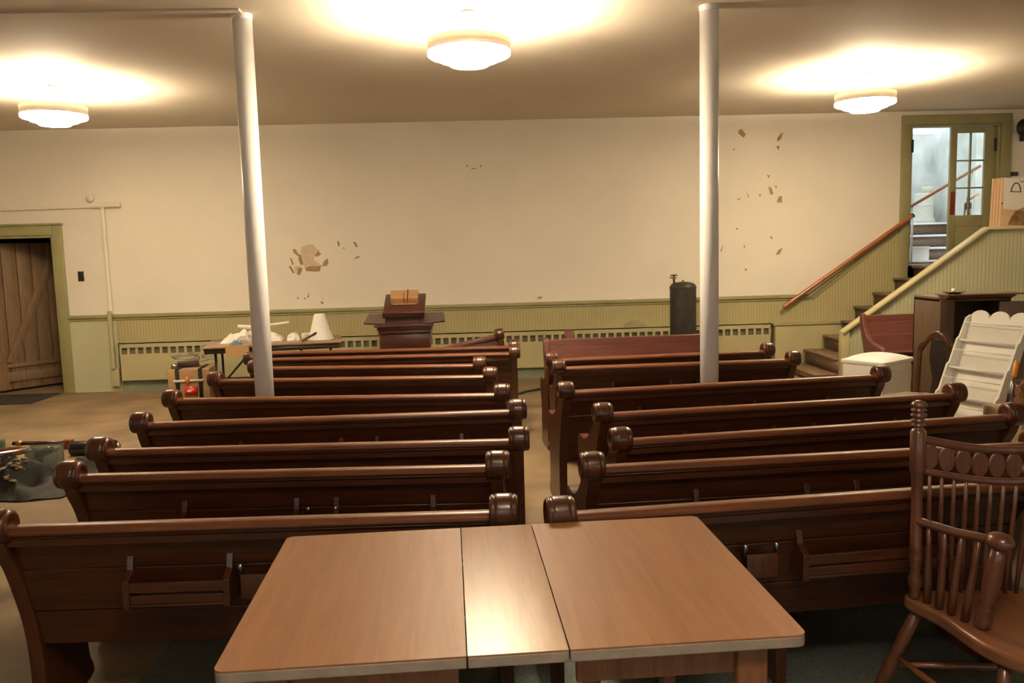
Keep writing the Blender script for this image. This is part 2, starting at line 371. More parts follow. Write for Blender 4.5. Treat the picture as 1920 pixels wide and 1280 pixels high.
# stair doorway
w = MB()
w.box((RD0-.115, D-.04, .9), (RD0, D, RDZ)); w.box((RD1, D-.04, 1.0), (RD1+.13, D, RDZ)); w.box((RD0-.115, D-.042, RDZ), (RD1+.13, D, RDZ+.115))
w.box((RD0, D-.02, RDZ0), (RD0+.03, D+.12, RDZ-.03)); w.box((RD1-.03, D-.02, RDZ0), (RD1, D+.12, RDZ-.03)); w.box((RD0, D-.02, RDZ-.03), (RD1, D+.12, RDZ))
t3 = struct(w.build('trim_3', 'sage_trim', bevel=.006))
MB().box((RD0+.012, D-.03, 2.72), (RD0+.04, D+.0, 2.88)).build('hinge', 'blackmetal', t3, bevel=.003)
d2 = bpy.data.objects.new('door_2', None); COL.objects.link(d2); d2.location = (0, 0, 0); struct(d2)
tag(d2, 'olive door leaf with six glass panes at the top of the stairs', 'door')
a, b = 6.035, 6.63; y0, y1 = D+.02, D+.06
w = MB()
w.box((a, y0, RDZ0+.01), (a+.085, y1, RDZ-.035)); w.box((b-.15, y0, RDZ0+.01), (b, y1, RDZ-.035)); w.box((a+.085, y0+.001, 2.955), (b-.15, y1, RDZ-.035)); w.box((a+.085, y0+.001, 1.78), (b-.15, y1, 1.92)); w.box((a+.085, y0+.001, RDZ0+.01), (b-.15, y1, 1.45))
w.box((a+.08, y0+.012, 1.44), (b-.14, y1-.012, 1.79))
w.build('leaf_frame', 'sage_trim', d2, bevel=.004)
w = MB()
px0, px1, pz0, pz1 = a+.085, b-.15, 1.92, 2.955
w.box(((px0+px1)/2-.009, y0+.005, pz0), ((px0+px1)/2+.009, y1-.005, pz1))
for k in (1, 2): zz = pz0+(pz1-pz0)*k/3; w.box((px0, y0+.006, zz-.009), (px1, y1-.006, zz+.009))
w.build('glazing_bars', 'sage_trim', d2)
MB().box((px0-.004, y0+.018, pz0-.004), (px1+.004, y0+.023, pz1+.004)).build('glass_panes', 'glass', d2, smooth=False)
MB().box((a+.012, y0-.006, 1.93), (a+.072, y0, 2.22)).build('push_plate', 'redwood', d2, bevel=.002)
MB().box((b-.035, y0-.012, 2.72), (b-.005, y0, 2.88)).build('hinge', 'blackmetal', d2, bevel=.002)

# vestibule beyond: white walls in a corner, daylight from above, upper flight
VX, VY = 6.93, 12.5
struct(MB().box((4.9, VY, .9), (9.6, VY+.1, 3.18)).build('wall_vestibule_back', 'vest', smooth=False))
struct(MB().box((VX, D+.95, .9), (VX+.1, VY, 3.9)).build('wall_vestibule_right', 'vest', smooth=False))
struct(MB().box((4.9, D+.12, .9), (5.0, VY, 3.9)).build('wall_vestibule_left', 'vest', smooth=False))
struct(MB().box((4.9, D, 1.1), (9.6, D+.62, 1.30)).build('floor_vestibule', 'tread', smooth=False))
w1 = bpy.data.objects.new('window_1', None); COL.objects.link(w1); w1.location = (0, 0, 0); struct(w1)
w = MB(); w.box((4.9, VY, 3.18), (9.6, VY+.1, 3.23)); w.box((4.9, VY, 3.9), (9.6, VY+.1, 3.96))
for xx in (5.0, 6.4, 8.0): w.box((xx-.04, VY, 3.18), (xx+.04, VY+.1, 3.96))
w.build('window_frame', 'vwhite', w1)
MB().box((4.9, VY+.04, 3.2), (9.6, VY+.05, 3.93)).build('window_glass', 'glass', w1, smooth=False)
# the open white jamb edge beside the glazed leaf
us = thing('upper_steps', 'brown steps with white nosings beyond the stair doorway', 'steps', (0, 0, 0))
for k in range(4):
    yy = D+.62+.26*k; zz = 1.16+.175*k
    MB().box((5.02, yy, zz if k else 1.30), (VX-.02, yy+.03, zz+.15)).build('riser', 'tread', us)
    MB().box((5.02, yy-.03, zz+.15), (VX-.02, yy+.26 if k < 3 else VY-.01, zz+.178)).build('tread', 'vwhite', us, bevel=.006)
w = MB(); P = Vector((0, 0, 0))
rl = MB(); pA = atY(1700, 391, 11.03); pB = atY(1838, 311, 11.03); rl.tube([pA, pB], .022, 10)
o = rl.build('banister', 'rail'); o2 = MB()
for t in (.08, .9):
    q = pA.lerp(pB, t); o2 = MB(); o2.rod((q.x, q.y, 1.30), (q.x, q.y, q.z-.005), .014, 8); o2.build('post', 'vwhite', o)
tag(o, 'thin orange-brown banister crossing the bright stair doorway', 'handrail')
# carpet roll standing in the vestibule corner, on the top step
bz = 1.16+.175*3+.178
cr = thing('carpet_roll', 'cream roll of carpet standing in the corner beyond the stair doorway', 'carpet', (6.64, 12.22, bz))
w = MB(); w.lathe([(.17, 0), (.165, .04), (.14, .09), (.13, .42), (.12, .44)], 20); w.build('roll', 'carpetroll', cr)
w = MB(); w.lathe([(.138, .25), (.141, .255), (.141, .27), (.138, .275)], 20, cap=False); w.build('tie', 'cloth', cr)
w = MB(); w.lathe([(.05, .42), (.085, .48), (.08, .535), (.03, .54)], 14, Matrix.Translation((.06, 0, 0))); w.build('loose_edge', 'carpetroll', cr)
wc = atY(1717, 446, 11.30)
wcb = thing('white_carton', 'white carton resting on the steps beyond the stair doorway', 'carton', (wc.x, 11.29, 1.16+.181))
MB().box((-.14, -.11, 0), (.13, .02, .17)).build('carton', 'vwhite', wcb, bevel=.006)
MB().box((-.145, -.115, .16), (.135, .025, .185)).build('lid', 'vwhite', wcb, bevel=.004)
# tripod-like stand behind the glazed leaf
tp = thing('tripod', 'dark folded tripod seen through the glass panes of the door', 'tripod', (6.47, 10.80, 1.301))
for k in range(3):
    a_ = 2*PI*k/3+.4; MB().rod((.12*math.cos(a_), .12*math.sin(a_), 0), (.03*math.cos(a_), .03*math.sin(a_), .72), .013, 8).build('leg', 'cable', tp)
MB().lathe([(.02, .70), (.045, .71), (.045, .78), (.02, .80), (.02, .86)], 12).build('head', 'blackmetal', tp)
MB().rod((0, 0, .82), (.17, .05, .90), .014, 8).build('handle', 'orange', tp)

# ------------------------------------------------------------------ stairs
ST0, ST1 = 9.372, 10.315
TX = [3.87, 4.12, 4.37, 4.60, 4.82, 5.06, 5.33]; TZ = [.10, .28, .455, .63, .80, .967, 1.146]
st = thing('staircase', 'worn brown wooden stairs rising beside the wall to the doorway', 'stairs', (0, 0, 0))
for i, (x, z) in enumerate(zip(TX, TZ)):
    x1 = TX[i+1] if i < 6 else 5.57; zp = TZ[i-1] if i else 0
    ye = ST1 if x < 4.75 else D-.025
    MB().box((x-.03, ST0, z-.03), (x1+.02, ye, z)).build('tread', 'tread', st, bevel=.008)
    MB().box((x, ST0, zp if i else .0), (x+.02, ye, z-.03)).build('riser', 'tread', st)
MB().box((5.54, ST0, 1.26), (7.2, D-.025, 1.295)).build('landing', 'tread', st, bevel=.006)
MB().box((5.57, ST0, 1.146), (5.59, D-.025, 1.26)).build('riser', 'tread', st)
# half wall with beadboard, stepping up with the stairs
HW = 9.30
pa, pb, pc = (4.19, .60), (5.80, 1.715), (7.2, 1.715)
hw = struct(MB().prism([(4.19, 0), (7.28, 0), pc, pb, pa], 1, HW, HW+.06).build('wall_stairs', 'bead_daylit', smooth=False))
hs = math.atan2(pb[1]-pa[1], pb[0]-pa[0]); hl = math.hypot(pb[1]-pa[1], pb[0]-pa[0])
w = MB(); mm = Matrix.Translation((pa[0], 0, pa[1])) @ Matrix.Rotation(-hs, 4, 'Y')
w.box((-.05, HW-.045, .0), (hl, HW+.067, .035), mm); w.box((pb[0]-.005, HW-.045, pb[1]), (7.2, HW+.067, pb[1]+.035))
w.build('cap', plain('cap_paint', (.56, .50, .28), .45, .05, 4), hw, bevel=.006)
MB().box((4.13, HW-.03, 0), (4.22, HW+.066, .60)).build('newel_board', 'sage', hw, bevel=.006)
# handrail with brackets on the back wall
hA = Vector((3.851, D-.10, .816)); hB = Vector((5.494, D-.10, 1.925))
hr = MB().tube([hA, hB], .026, 12).build('handrail', 'rail')
tag(hr, 'orange-brown wooden handrail climbing the back wall over the stairs', 'handrail')
for t in (.18, .55, .9):
    q = hA.lerp(hB, t); MB().tube([(q.x, q.y, q.z-.02), (q.x, q.y+.02, q.z-.06), (q.x, D-.005, q.z-.07)], .009, 8).build('bracket', 'metal', hr)
w = MB(); d_ = (hB-hA).normalized(); w.rod(hB, hB+d_*.02, .03, 12); w.build('end_cap', 'blackmetal', hr)

# ------------------------------------------------------------------ wall fittings
rc = thing('radiator_cover', 'long sage green radiator cover with a slot grille below the wainscot', 'radiator', (0, D-.11, 0))
x0, x1, za, zb = -4.50, 3.70, .145, .615
w = MB()
w.box((x0, 0, za), (x1, .012, .475)); w.box((x0, 0, .555), (x1, .012, zb)); w.box((x0, 0, zb-.012), (x1, .085, zb)); w.box((x0, 0, za), (x0+.012, .085, zb)); w.box((x1-.012, 0, za), (x1, .085, zb))
npit = 82; pit = (x1-x0-.04)/npit
for k in range(npit+1): xx = x0+.02+pit*k; w.box((xx-.016, 0, .475), (xx+.016, .012, .555))
for k in range(1, 5): xx = x0+(x1-x0)*k/5; w.box((xx-.004, -.003, za), (xx+.004, 0, .475))
w.build('cover_panel', 'sage', rc, smooth=False)
MB().box((x0+.012, .03, za+.01), (x1-.012, .04, zb-.012)).build('inner_fins', plain('dark_olive', (.17, .16, .10), .8, .15, 12), rc, smooth=False)  # darker olive than the cover, behind the slots
MB().box((x0, .06, .0), (x1, .085, za)).build('base_board', plain('grey_green_base', (.24, .27, .20), .7, .1, 6), rc, smooth=False)
pbx = thing('pipe_box', 'low sage green boxing with a flat cap beside the stairs', 'box', (0, 0, 0))
MB().box((3.74, 10.34, 0), (4.66, D-.02, .585)).build('panel', 'sage', pbx, smooth=False)
MB().box((3.715, 10.325, .585), (4.68, D-.02, .61)).build('cap', 'sage_trim', pbx, bevel=.004)
cp = thing('conduit_pipe', 'painted conduit pipe branching on the wall above the doorway', 'pipe', (0, D-.035, 0))
MB().tube([(-4.59, 0, 2.29), (-4.59, 0, RZ+.03)], .024, 10).build('drop_pipe', 'plaster', cp)
MB().tube([(-4.59, -.045, RZ+.06), (-4.59, -.045, .30)], .026, 10).build('lower_pipe', 'sage', cp)
MB().tube([(-4.74, 0, 2.305), (-4.37, 0, 2.315)], .031, 10).build('junction_pipe', 'plaster', cp)
MB().tube([(XL+.02, .012, 2.27), (-4.70, .012, 2.30)], .018, 8).build('run_pipe', 'plaster', cp)
MB().lathe([(.045, -.02), (.045, .02)], 14, Matrix.Translation((-4.73, 0, 2.40)) @ Matrix.Rotation(PI/2, 4, 'X')).build('round_box', 'plaster', cp)
MB().box((-.05, -.03, -.05), (.05, .0, .18), Matrix.Translation((-4.585, -.005, .12))).build('valve_box', 'sage', cp, bevel=.004)
sw = thing('switch_plate', 'small black switch plate on the wall by the dark doorway', 'switch', (-4.93, D-.004, 1.452))
MB().box((-.035, -.008, -.06), (.035, .004, .06)).build('plate', 'blackmetal', sw, bevel=.003)
MB().box((-.008, -.016, -.014), (.008, -.008, .014)).build('toggle', 'black', sw)
bl = thing('alarm_bell', 'round dark alarm bell high on the wall beside the glazed door', 'bell', (6.93, D-.004, 2.99), rot=(PI/2, 0, 0))
MB().lathe([(.03, .0), (.035, .05), (.10, .055), (.115, .075), (.10, .105), (.05, .125), (.012, .13)], 24).build('gong', 'tank', bl)
MB().lathe([(.016, .125), (.016, .14)], 12).build('bolt', 'metal', bl)
MB().box((-.02, -.16, 0), (.02, -.04, .03)).build('bracket', 'blackmetal', bl)
tag(MB().box((6.80, D-.025, 2.40), (6.90, D, 2.45)).build('door_stop', 'blackmetal', bevel=.004), 'small black block on the wall above the leaning boards', 'fitting')

# ------------------------------------------------------------------ columns
for x, y, lab in ((-1.519, 5.74, 'round white steel column between the pews near the folding table'), (1.599, 5.72, 'round white steel column rising before the dark metal tank')):
    c = thing('support_column', lab, 'column', (x, y, 0), 0, 'white support columns'); c['kind'] = 'thing'
    MB().lathe([(.064, 0), (.064, H-.02)], 32).build('shaft', 'column', c)
    MB().lathe([(.066, 0), (.068, .04), (.064, .07)], 32).build('foot_ring', 'column', c)
    MB().lathe([(.064, H-.04), (.068, H-.022), (.068, H)], 32).build('collar', 'column', c)

# ------------------------------------------------------------------ ceiling lamps
LAMP_Z = 2.97
def lamp(label):
    t = thing('ceiling_lamp', label, 'lamp', (0, 0, LAMP_Z), 0, 'ring ceiling lamps')
    hc = H-LAMP_Z
    MB().lathe([(.02, .10), (.02, hc-.03)], 14).build('stem', 'lampmetal', t)
    MB().lathe([(.065, hc-.03), (.06, hc-.012), (.03, hc)], 20).build('ceiling_plate', 'lampmetal', t)
    MB().lathe([(.03, .075), (.085, .085), (.08, .10), (.02, .115)], 20).build('socket_cap', 'lampmetal', t)
    w = MB(); w.lathe([(.272, .0), (.280, .0), (.280, .075), (.272, .075), (.272, .0)], 48, cap=False); w.build('outer_ring', 'lampmetal', t)
    w = MB()
    pr = [(.005, -.092), (.13, -.092), (.14, -.084), (.14, -.062), (.20, -.060), (.21, -.053), (.21, -.034), (.268, -.032), (.279, -.024), (.279, -.001)]
    w.lathe(pr, 48, cap=False); w.build('stepped_shade', 'glow', t)
    ld = bpy.data.lights.new('lamp_bulb', 'POINT'); ld.energy = LAMP_W; ld.color = (1, .80, .54); ld.shadow_soft_size = .035
    lo = bpy.data.objects.new('lamp_bulb', ld); COL.objects.link(lo); lo.location = (0, 0, .032); lo.parent = t
    # four short arms from the stem to the ring
    for k in range(4):
        a_ = PI/4+PI/2*k; MB().rod((.02*math.cos(a_), .02*math.sin(a_), .09), (.275*math.cos(a_), .275*math.sin(a_), .06), .004, 6).build('arm', 'lampmetal', t)
    return t
LAMP_W = 250
lamp0 = lamp('cream ring ceiling lamp hanging in the middle over the pews')
lamp0.location = (-.025, 5.76, LAMP_Z)
for x, y, lab in ((-3.84, 7.90, 'cream ring ceiling lamp near the conduit pipe and dark doorway'), (3.79, 8.09, 'cream ring ceiling lamp hanging before the stair doorway')):
    c = copy_tree(lamp0); c.location = (x, y, LAMP_Z); c['label'] = lab
    for o_ in c.children:
        if o_.name.startswith('stepped_shade'): o_.data = o_.data.copy(); o_.data.materials[0] = M['glow2']
        if o_.type == 'LIGHT': o_.data = o_.data.copy(); o_.data.energy = LAMP_W*.85
c = copy_tree(lamp0); c.location = (.35, .3, LAMP_Z); c['label'] = 'cream ring ceiling lamp overhead at the camera, above the photo frame'
for o_ in c.children:
    if o_.name.startswith('stepped_shade'): o_.data = o_.data.copy(); o_.data.materials[0] = M['glow3']
    if o_.type == 'LIGHT': o_.data = o_.data.copy(); o_.data.energy = LAMP_W*.3

# ------------------------------------------------------------------ pews
HP = .77
def arc(cx, cy, r, a0, a1, n): return [(cx+r*math.cos(a0+(a1-a0)*k/n), cy+r*math.sin(a0+(a1-a0)*k/n)) for k in range(n+1)]
def smooth_poly(pts, it=2):
    for _ in range(it):
        q = []
        for i in range(len(pts)):
            a, b = pts[i], pts[(i+1) % len(pts)]
            q += [(a[0]*.75+b[0]*.25, a[1]*.75+b[1]*.25), (a[0]*.25+b[0]*.75, a[1]*.25+b[1]*.75)]
        pts = q
    return pts
LEAN = .145
def by(z): return LEAN*(HP-z)/.48          # rear face of the leaning back at height z
END = [(-.03, .79), (-.035, .74), (-.012, .68), (.03, .62), (.075, .50), (.115, .38), (.135, .22), (.13, .06), (.12, .06), (.12, 0), (.465, 0), (.465, .06), (.44, .09),
       (.435, .22), (.44, .34), (.47, .42), (.488, .47), (.49, .53), (.465, .565), (.43, .565), (.38, .555), (.29, .57), (.20, .62), (.12, .69), (.06, .77), (.03, .80)]
def pew(A, B, label, group, racks=(), style='scroll', flip=False, ends=(1, 1), name='church_pew', mats=('pew', 'pew_end'), z=0):
    A = Vector((A[0], A[1], 0)); B = Vector((B[0], B[1], 0)); d = B-A; L = d.length
    a = math.atan2(d.y, d.x)
    base = (A+B)/2
    t = thing(name, label, 'pew', (base.x, base.y, z), a + (PI if flip else 0), group)
    h = L/2
    # back boards: a leaning stack of three planks
    w = MB(); th = .024
    for z0, z1 in ((.60, .745), (.43, .597), (.29, .427)):
        w.prism([(by(z0), z0), (by(z0)+th, z0), (by(z1)+th, z1), (by(z1), z1)], 0, -h-.012, h+.012)
    w.build('backrest', mats[0], t, bevel=.003)
    if style == 'scroll':
        prof = [(.03, .738), (.034, .750), (.03, .764), (.022, .770), (-.010, .772), (-.022, .768), (-.030, .759), (-.031, .749), (-.024, .740)]
        MB().prism([(-.010, .741), (-.022, .736), (-.012, .724), (-.010, .700), (.012, .695), (.03, .715), (.03, .741)], 0, -h-.012, h+.012).build('rail_moulding', mats[0], t, bevel=.002)
        MB().prism(prof, 0, -h-.012, h+.012).build('top_rail', 'pew_rail', t, bevel=.002)
    else:
        MB().prism([(-.006, .72), (.032, .72), (.032, .80), (.026, .81), (.0, .81), (-.006, .80)], 0, -h-.03, h+.03).build('top_rail', mats[0], t, bevel=.003)
    MB().prism([(by(.44)+th, .405), (.43, .42), (.452, .43), (.457, .445), (.45, .452), (.41, .452), (.28, .438), (by(.44)+th, .435)], 0, -h-.012, h+.012).build('seat', mats[0], t, bevel=.003)
    MB().box((-h+.02, .37, .30), (h-.02, .395, .415)).build('seat_apron', mats[0], t)
    if L > 1.0:
        MB().box((-.02, .16, .0), (.02, .42, .405)).build('middle_support', mats[1], t, bevel=.004)
    for s, on in ((-1, ends[0]), (1, ends[1])):
        if not on: continue
        p = smooth_poly(END, 2) if style == 'scroll' else smooth_poly([(-.02, .80), (-.015, .70), (.03, .58), (.10, .38), (.12, .2), (.10, 0), (.10, 0), (.50, 0), (.50, 0), (.46, .2), (.47, .38), (.50, .46), (.44, .50), (.20, .54), (.09, .66), (.055, .80), (.03, .83), (.0, .83)], 2)
        c0 = h+.010 if s > 0 else -h-.010
        e = MB().prism(p, 0, c0 if s > 0 else c0-.05, c0+.05 if s > 0 else c0).build('end_panel', mats[1], t, bevel=.006)
        if style == 'scroll':
            # scroll head: a fat roll with beaded rims
            w = MB()
            wdt = .088; c1 = c0+s*.030
            hp_ = [(.026, 0), (.030, -.004), (.046, -.004), (.053, .001), (.0555, .006), (.0555, .010), (.0505, .0125), (.0575, .016), (.0580, .026)]
            pr = [(r_, -wdt/2+t_) for r_, t_ in hp_]+[(r_, wdt/2-t_) for r_, t_ in hp_[::-1]]
            w.lathe(pr, 28, Matrix.Translation((c1, -.004, .772)) @ Matrix.Rotation(PI/2, 4, 'Y'))
            w.build('scroll_head', mats[1], e)
    for (u0, u1) in racks:
        q0, q1 = -h+u0*L, -h+u1*L
        w = MB(); zt = .565; yb = by(zt)
        w.box((q0, yb-.075, zt-.035), (q1, yb-.063, zt)); w.box((q0, yb-.075, zt-.085), (q1, yb+.02, zt-.075)); w.box((q0, yb-.070, zt-.075), (q1, yb-.062, zt-.045))
        for q in (q0, q1): w.prism([(yb-.078, zt-.09), (yb+.02, zt-.09), (yb-.004, zt+.075), (yb-.02, zt+.085), (yb-.035, zt+.03), (yb-.078, zt+.005)], 0, q-.011, q+.011)
        w.build('book_rack', mats[0], t, bevel=.002)
    return t
def card(t, L, u):
    w = MB(); q = -L/2+u*L; yb = by(.56)
    w.box((q-.055, yb-.055, .49), (q+.055, yb-.047, .575)); w.box((q-.055, yb-.05, .49), (q+.055, yb+.02, .50))
    w.build('card_holder', 'pew_end', t, bevel=.002)
    for s in (-1, 1): MB().lathe([(.006, 0), (.006, .02), (.011, .028), (.009, .042), (.003, .045)], 10, Matrix.Translation((q+s*.056, yb-.04, .565))).build('peg', 'metal', t)
K = HP
PW = {}
left = [((20,990),(922,962)), ((152,893),(915,875)), ((205,842),(957,823)), ((280,792),(957,768)), ((335,747),(930,737)), ((415,711),(909,703)), ((488,688),(890,682)), ((478,672),(956,660)), ((500,660),(956,648))]
ordw = ['first', 'second', 'third', 'fourth', 'fifth', 'sixth', 'seventh', 'eighth', 'ninth']
for i, (p, q) in enumerate(left):
    A = atZ(*p, K); B = atZ(*q, K)
    lab = 'dark scroll-end pew, %s row from the oak table, on the doormat side of the aisle' % ordw[i]
    r = ((.23, .44), (.56, .82)) if i == 0 else ((.24, .52), (.62, .86))
    PW['L', i] = pew(A, B, lab, 'scroll pews on the doormat side', r if i < 6 else (), z=.007 if i < 2 else 0)
    if i in (0, 1): card(PW['L', i], (B-A).length, .585 if i else .50)
right = [((1072,965),(1915,906)), ((1128,876),(1925,833)), ((1178,823),(1885,777)), ((1143,774),(1777,737)), ((1072,732),(1640,702)), ((1057,687.5),(1477,672.5)), ((1043,672.3),(1430,656))]
for i, (p, q) in enumerate(right):
    A = atZ(*p, K); B = atZ(*q, K)
    lab = 'dark scroll-end pew, %s row from the oak table, on the armchair side of the aisle' % ordw[i]
    r = ((.50, .86),) if i == 0 else ((.22, .48), (.60, .85))
    PW['R', i] = pew(A, B, lab, 'scroll pews on the chair side', r if i < 6 else (), z=.007 if i < 2 else 0)
    if i in (0,): card(PW['R', i], (B-A).length, .41)
    elif i == 4: card(PW['R', i], (B-A).length, .40)
# pews that stand apart
A = atZ(1030, 638.3, .80); B = atZ(1318, 627.5, .80)
pew(B, A, 'reddish flat-topped pew turned to face the camera, before the dark tank', 'flat-topped red pews', (), 'flat', False, mats=('redpew', 'redpew'))
A = Vector((4.26, 8.98)); B = Vector((5.55, 9.02))
pew(B, A, 'reddish flat-topped pew against the stair half wall behind the white bin', 'flat-topped red pews', (), 'flat', False, mats=('redpew', 'redpew'))
# loose end panel standing behind the red pew
le = thing('pew_end_panel', 'loose rounded pew end standing on the floor behind the red flat-topped pew', 'pew end', (0.905, 8.45, 0))
MB().prism(smooth_poly([(-.05, 0), (.3, 0), (.28, .3), (.2, .5), (.06, .62), (.05, .80), (-.05, .80)], 2), 0, -.05, .05).build('panel', 'redpew', le, bevel=.02)
# loose pew back with one scroll end, tipped behind the last row
lb = thing('pew_remnant', 'loose pew back with one scroll end tipped up behind the ninth row', 'pew back', (-.02, 8.30, 0), rot=(0, -.215, 0))
MB().box((-.55, 0, .18), (.34, .024, .70)).build('board', 'pew', lb, bevel=.003)
MB().prism([(-.03, .70), (.03, .70), (.032, .73), (.02, .742), (-.018, .742), (-.03, .73)], 0, -.55, .34).build('top_rail', 'redpew', lb, bevel=.003)
e = MB().prism(smooth_poly([(-.04, .74), (-.02, .6), (.03, .4), (.05, .07), (.2, .07), (.2, .4), (.12, .6), (.05, .74)], 2), 0, .34, .39).build('end_panel', 'pew_end', lb, bevel=.005)
MB().lathe([(.03, -.045), (.05, -.045), (.057, -.03), (.057, .03), (.05, .045), (.03, .045)], 24, Matrix.Translation((.365, 0, .735)) @ Matrix.Rotation(PI/2, 4, 'Y')).build('scroll_head', 'pew_end', e)

# ------------------------------------------------------------------ rug
tag(MB().box((-1.38, .2, 0), (3.6, 3.62, .006)).build('rug', 'rug'), 'dark teal carpet lying under the oak table and front pews', 'rug')

# ------------------------------------------------------------------ extension table
tz = .768
tb = thing('extension_table', 'oak laminate extension table with a central leaf at the front', 'table', (.0413, 2.133, .007), math.radians(2.2))
def rounded(x0, x1, y0, y1, r, corners):
    pts = []
    for (cx, cy, a0, key) in ((x0+r, y0+r, PI, 'bl'), (x1-r, y0+r, 1.5*PI, 'br'), (x1-r, y1-r, 0, 'tr'), (x0+r, y1-r, PI/2, 'tl')):
        if key in corners: pts += arc(cx, cy, r, a0, a0+PI/2, 5)
        else: pts.append({'bl': (x0, y0), 'br': (x1, y0), 'tr': (x1, y1), 'tl': (x0, y1)}[key])
    return pts
sa0, sa1 = -.115, .125
tt = tz-.006
for (u0, u1, cor, nm, mt) in ((-.650, -.112, ('bl', 'tl'), 'table_half', 'table'), (-.109, .112, (), 'centre_leaf', 'leaf'), (.115, .650, ('br', 'tr'), 'table_half', 'table')):
    o = MB().prism(rounded(u0, u1, -.424, .412, .022, cor), 2, tt-.004, tt).build(nm, mt, tb, smooth=False)
    MB().prism(rounded(u0, u1, -.424, .412, .022, cor), 2, tt-.030, tt-.004).build('edge_band', 'edge', o, bevel=.003)
for s in (-1, 1):
    w = MB(); xa, xb = (-.56, -.13) if s < 0 else (.135, .53)
    w.box((xa, -.375, tt-.105), (xb, -.353, tt-.030)); w.box((xa, .353, tt-.105), (xb, .375, tt-.030)); w.box((s*.537-.011, -.37, tt-.105), (s*.537+.011, .37, tt-.030))
    w.build('apron', 'legwood', tb, bevel=.003)
    for sy in (-1, 1):
        w = MB(); cx, cy = s*.537, sy*.355
        w.box((cx-.036, cy-.036, tt-.165), (cx+.036, cy+.036, tt-.031))
        w.lathe([(.022, 0), (.026, .03), (.020, .06), (.030, .35), (.034, tt-.22), (.026, tt-.205), (.036, tt-.195), (.036, tt-.18), (.030, tt-.165)], 20, Matrix.Translation((cx, cy, 0)))
        w.build('leg', 'legwood', tb, bevel=.006)
w = MB(); w.box((-.5, -.20, tt-.06), (.5, -.16, tt-.031)); w.box((-.5, .16, tt-.06), (.5, .20, tt-.031)); w.build('slide', 'darkwood', tb)
# middle leg beneath
w = MB(); w.lathe([(.024, 0), (.028, .3), (.03, tt-.061)], 16, Matrix.Translation((.26, .18, 0))); w.build('leg', 'legwood', tb)

# ------------------------------------------------------------------ spindle armchair
SZ = .475
ch = thing('spindle_armchair', 'dark turned armchair with spindles and ovals in its back, front corner', 'chair', (0, 0, .006))
CL = Vector((1.385, 2.535)); CRt = Vector((1.97, 2.455))        # back posts in plan
ax = (CRt-CL).normalized(); fy = Vector((ax.y, -ax.x))          # sitter looks along fy
def cp2(u, v, z): p = CL+ax*u+fy*v; return Vector((p.x, p.y, z-.006))
WID = (CRt-CL).length
lsd = [(-.028, -.035), (-.02, .01), (.005, .06), (.035, .13), (.050, .22), (.075, .32), (.13, .40), (.20, .44)]
seat_pts = [(.03, -.07), (WID/2, -.085), (WID-.03, -.07)] + [(WID-u, v) for u, v in lsd] + [(WID/2, .455)] + lsd[::-1]
seat_pts = smooth_poly(seat_pts, 2)
w = MB(); P3 = [cp2(u, v, 0) for u, v in seat_pts]
w.prism([(p.x, p.y) for p in P3], 2, SZ-.051, SZ-.006); w.build('seat', 'chairseat', ch, bevel=.012, seg=3)
TOPZ = 1.127
def turned(r=.021):
    return [(r*.7, 0), (r, .02), (r*.8, .05), (r*1.15, .07), (r*1.15, .10), (r*.75, .14), (r*1.05, .20), (r*1.12, .215), (r*.9, .225), (r*1.12, .235), (r*.9, .245), (r*1.12, .255), (r*.95, .27), (r*.85, .50), (r*.95, .635), (r*1.15, .645), (r*1.25, .66), (r*1.25, .845), (r*.95, .858), (r*.6, .866),
            (r*1.05, .876), (r*1.05, .882), (r*.65, .888), (r*1.15, .898), (r*1.15, .905), (r*.65, .912), (r*1.25, .922), (r*1.25, .932), (r*.7, .94), (r*1.2, .95), (r*1.2, .956), (r*.6, .963), (r*1.2, .972), (r*1.25, .982), (r*.9, .994), (r*.3, 1)]
for u in (0, WID):
    MB().rod(cp2(u, 0, SZ), cp2(u, -.01, TOPZ), turned(.0195), 20).build('back_post', 'chair', ch)
def back_curve(t, z):   # horizontal rails dip slightly in the middle
    return cp2(WID*t, -.005-.02*math.sin(PI*t), z-.045*math.sin(PI*t))
for z, r in ((1.005, .0135), (.902, .0115)):
    MB().tube([back_curve(k/16, z) for k in range(17)], r, 10).build('back_rail', 'chair', ch)
nsp = 15
for k in range(1, nsp):
    t = k/nsp; tp_ = back_curve(t, .902)
    b_ = cp2(WID*(.06+.88*(t-.02)), -.05, SZ); b_.z = SZ-.006
    MB().rod(b_, tp_, [(.006, 0), (.0085, .3), (.0065, .75), (.005, 1)], 8).build('back_spindle', 'chair', ch)
for k in range(11):
    t = (k+.75)/11.2; c_ = back_curve(t, .955)
    w = MB(); m_ = Matrix.Translation(c_) @ rotz(math.atan2(ax.y, ax.x))
    w.prism(arc(0, 0, 1, 0, 2*PI, 20)[:-1], 1, -.006, .006, m_ @ Matrix.Diagonal((.024, 1, .041, 1)))
    w.build('oval', 'chair', ch, bevel=.002)
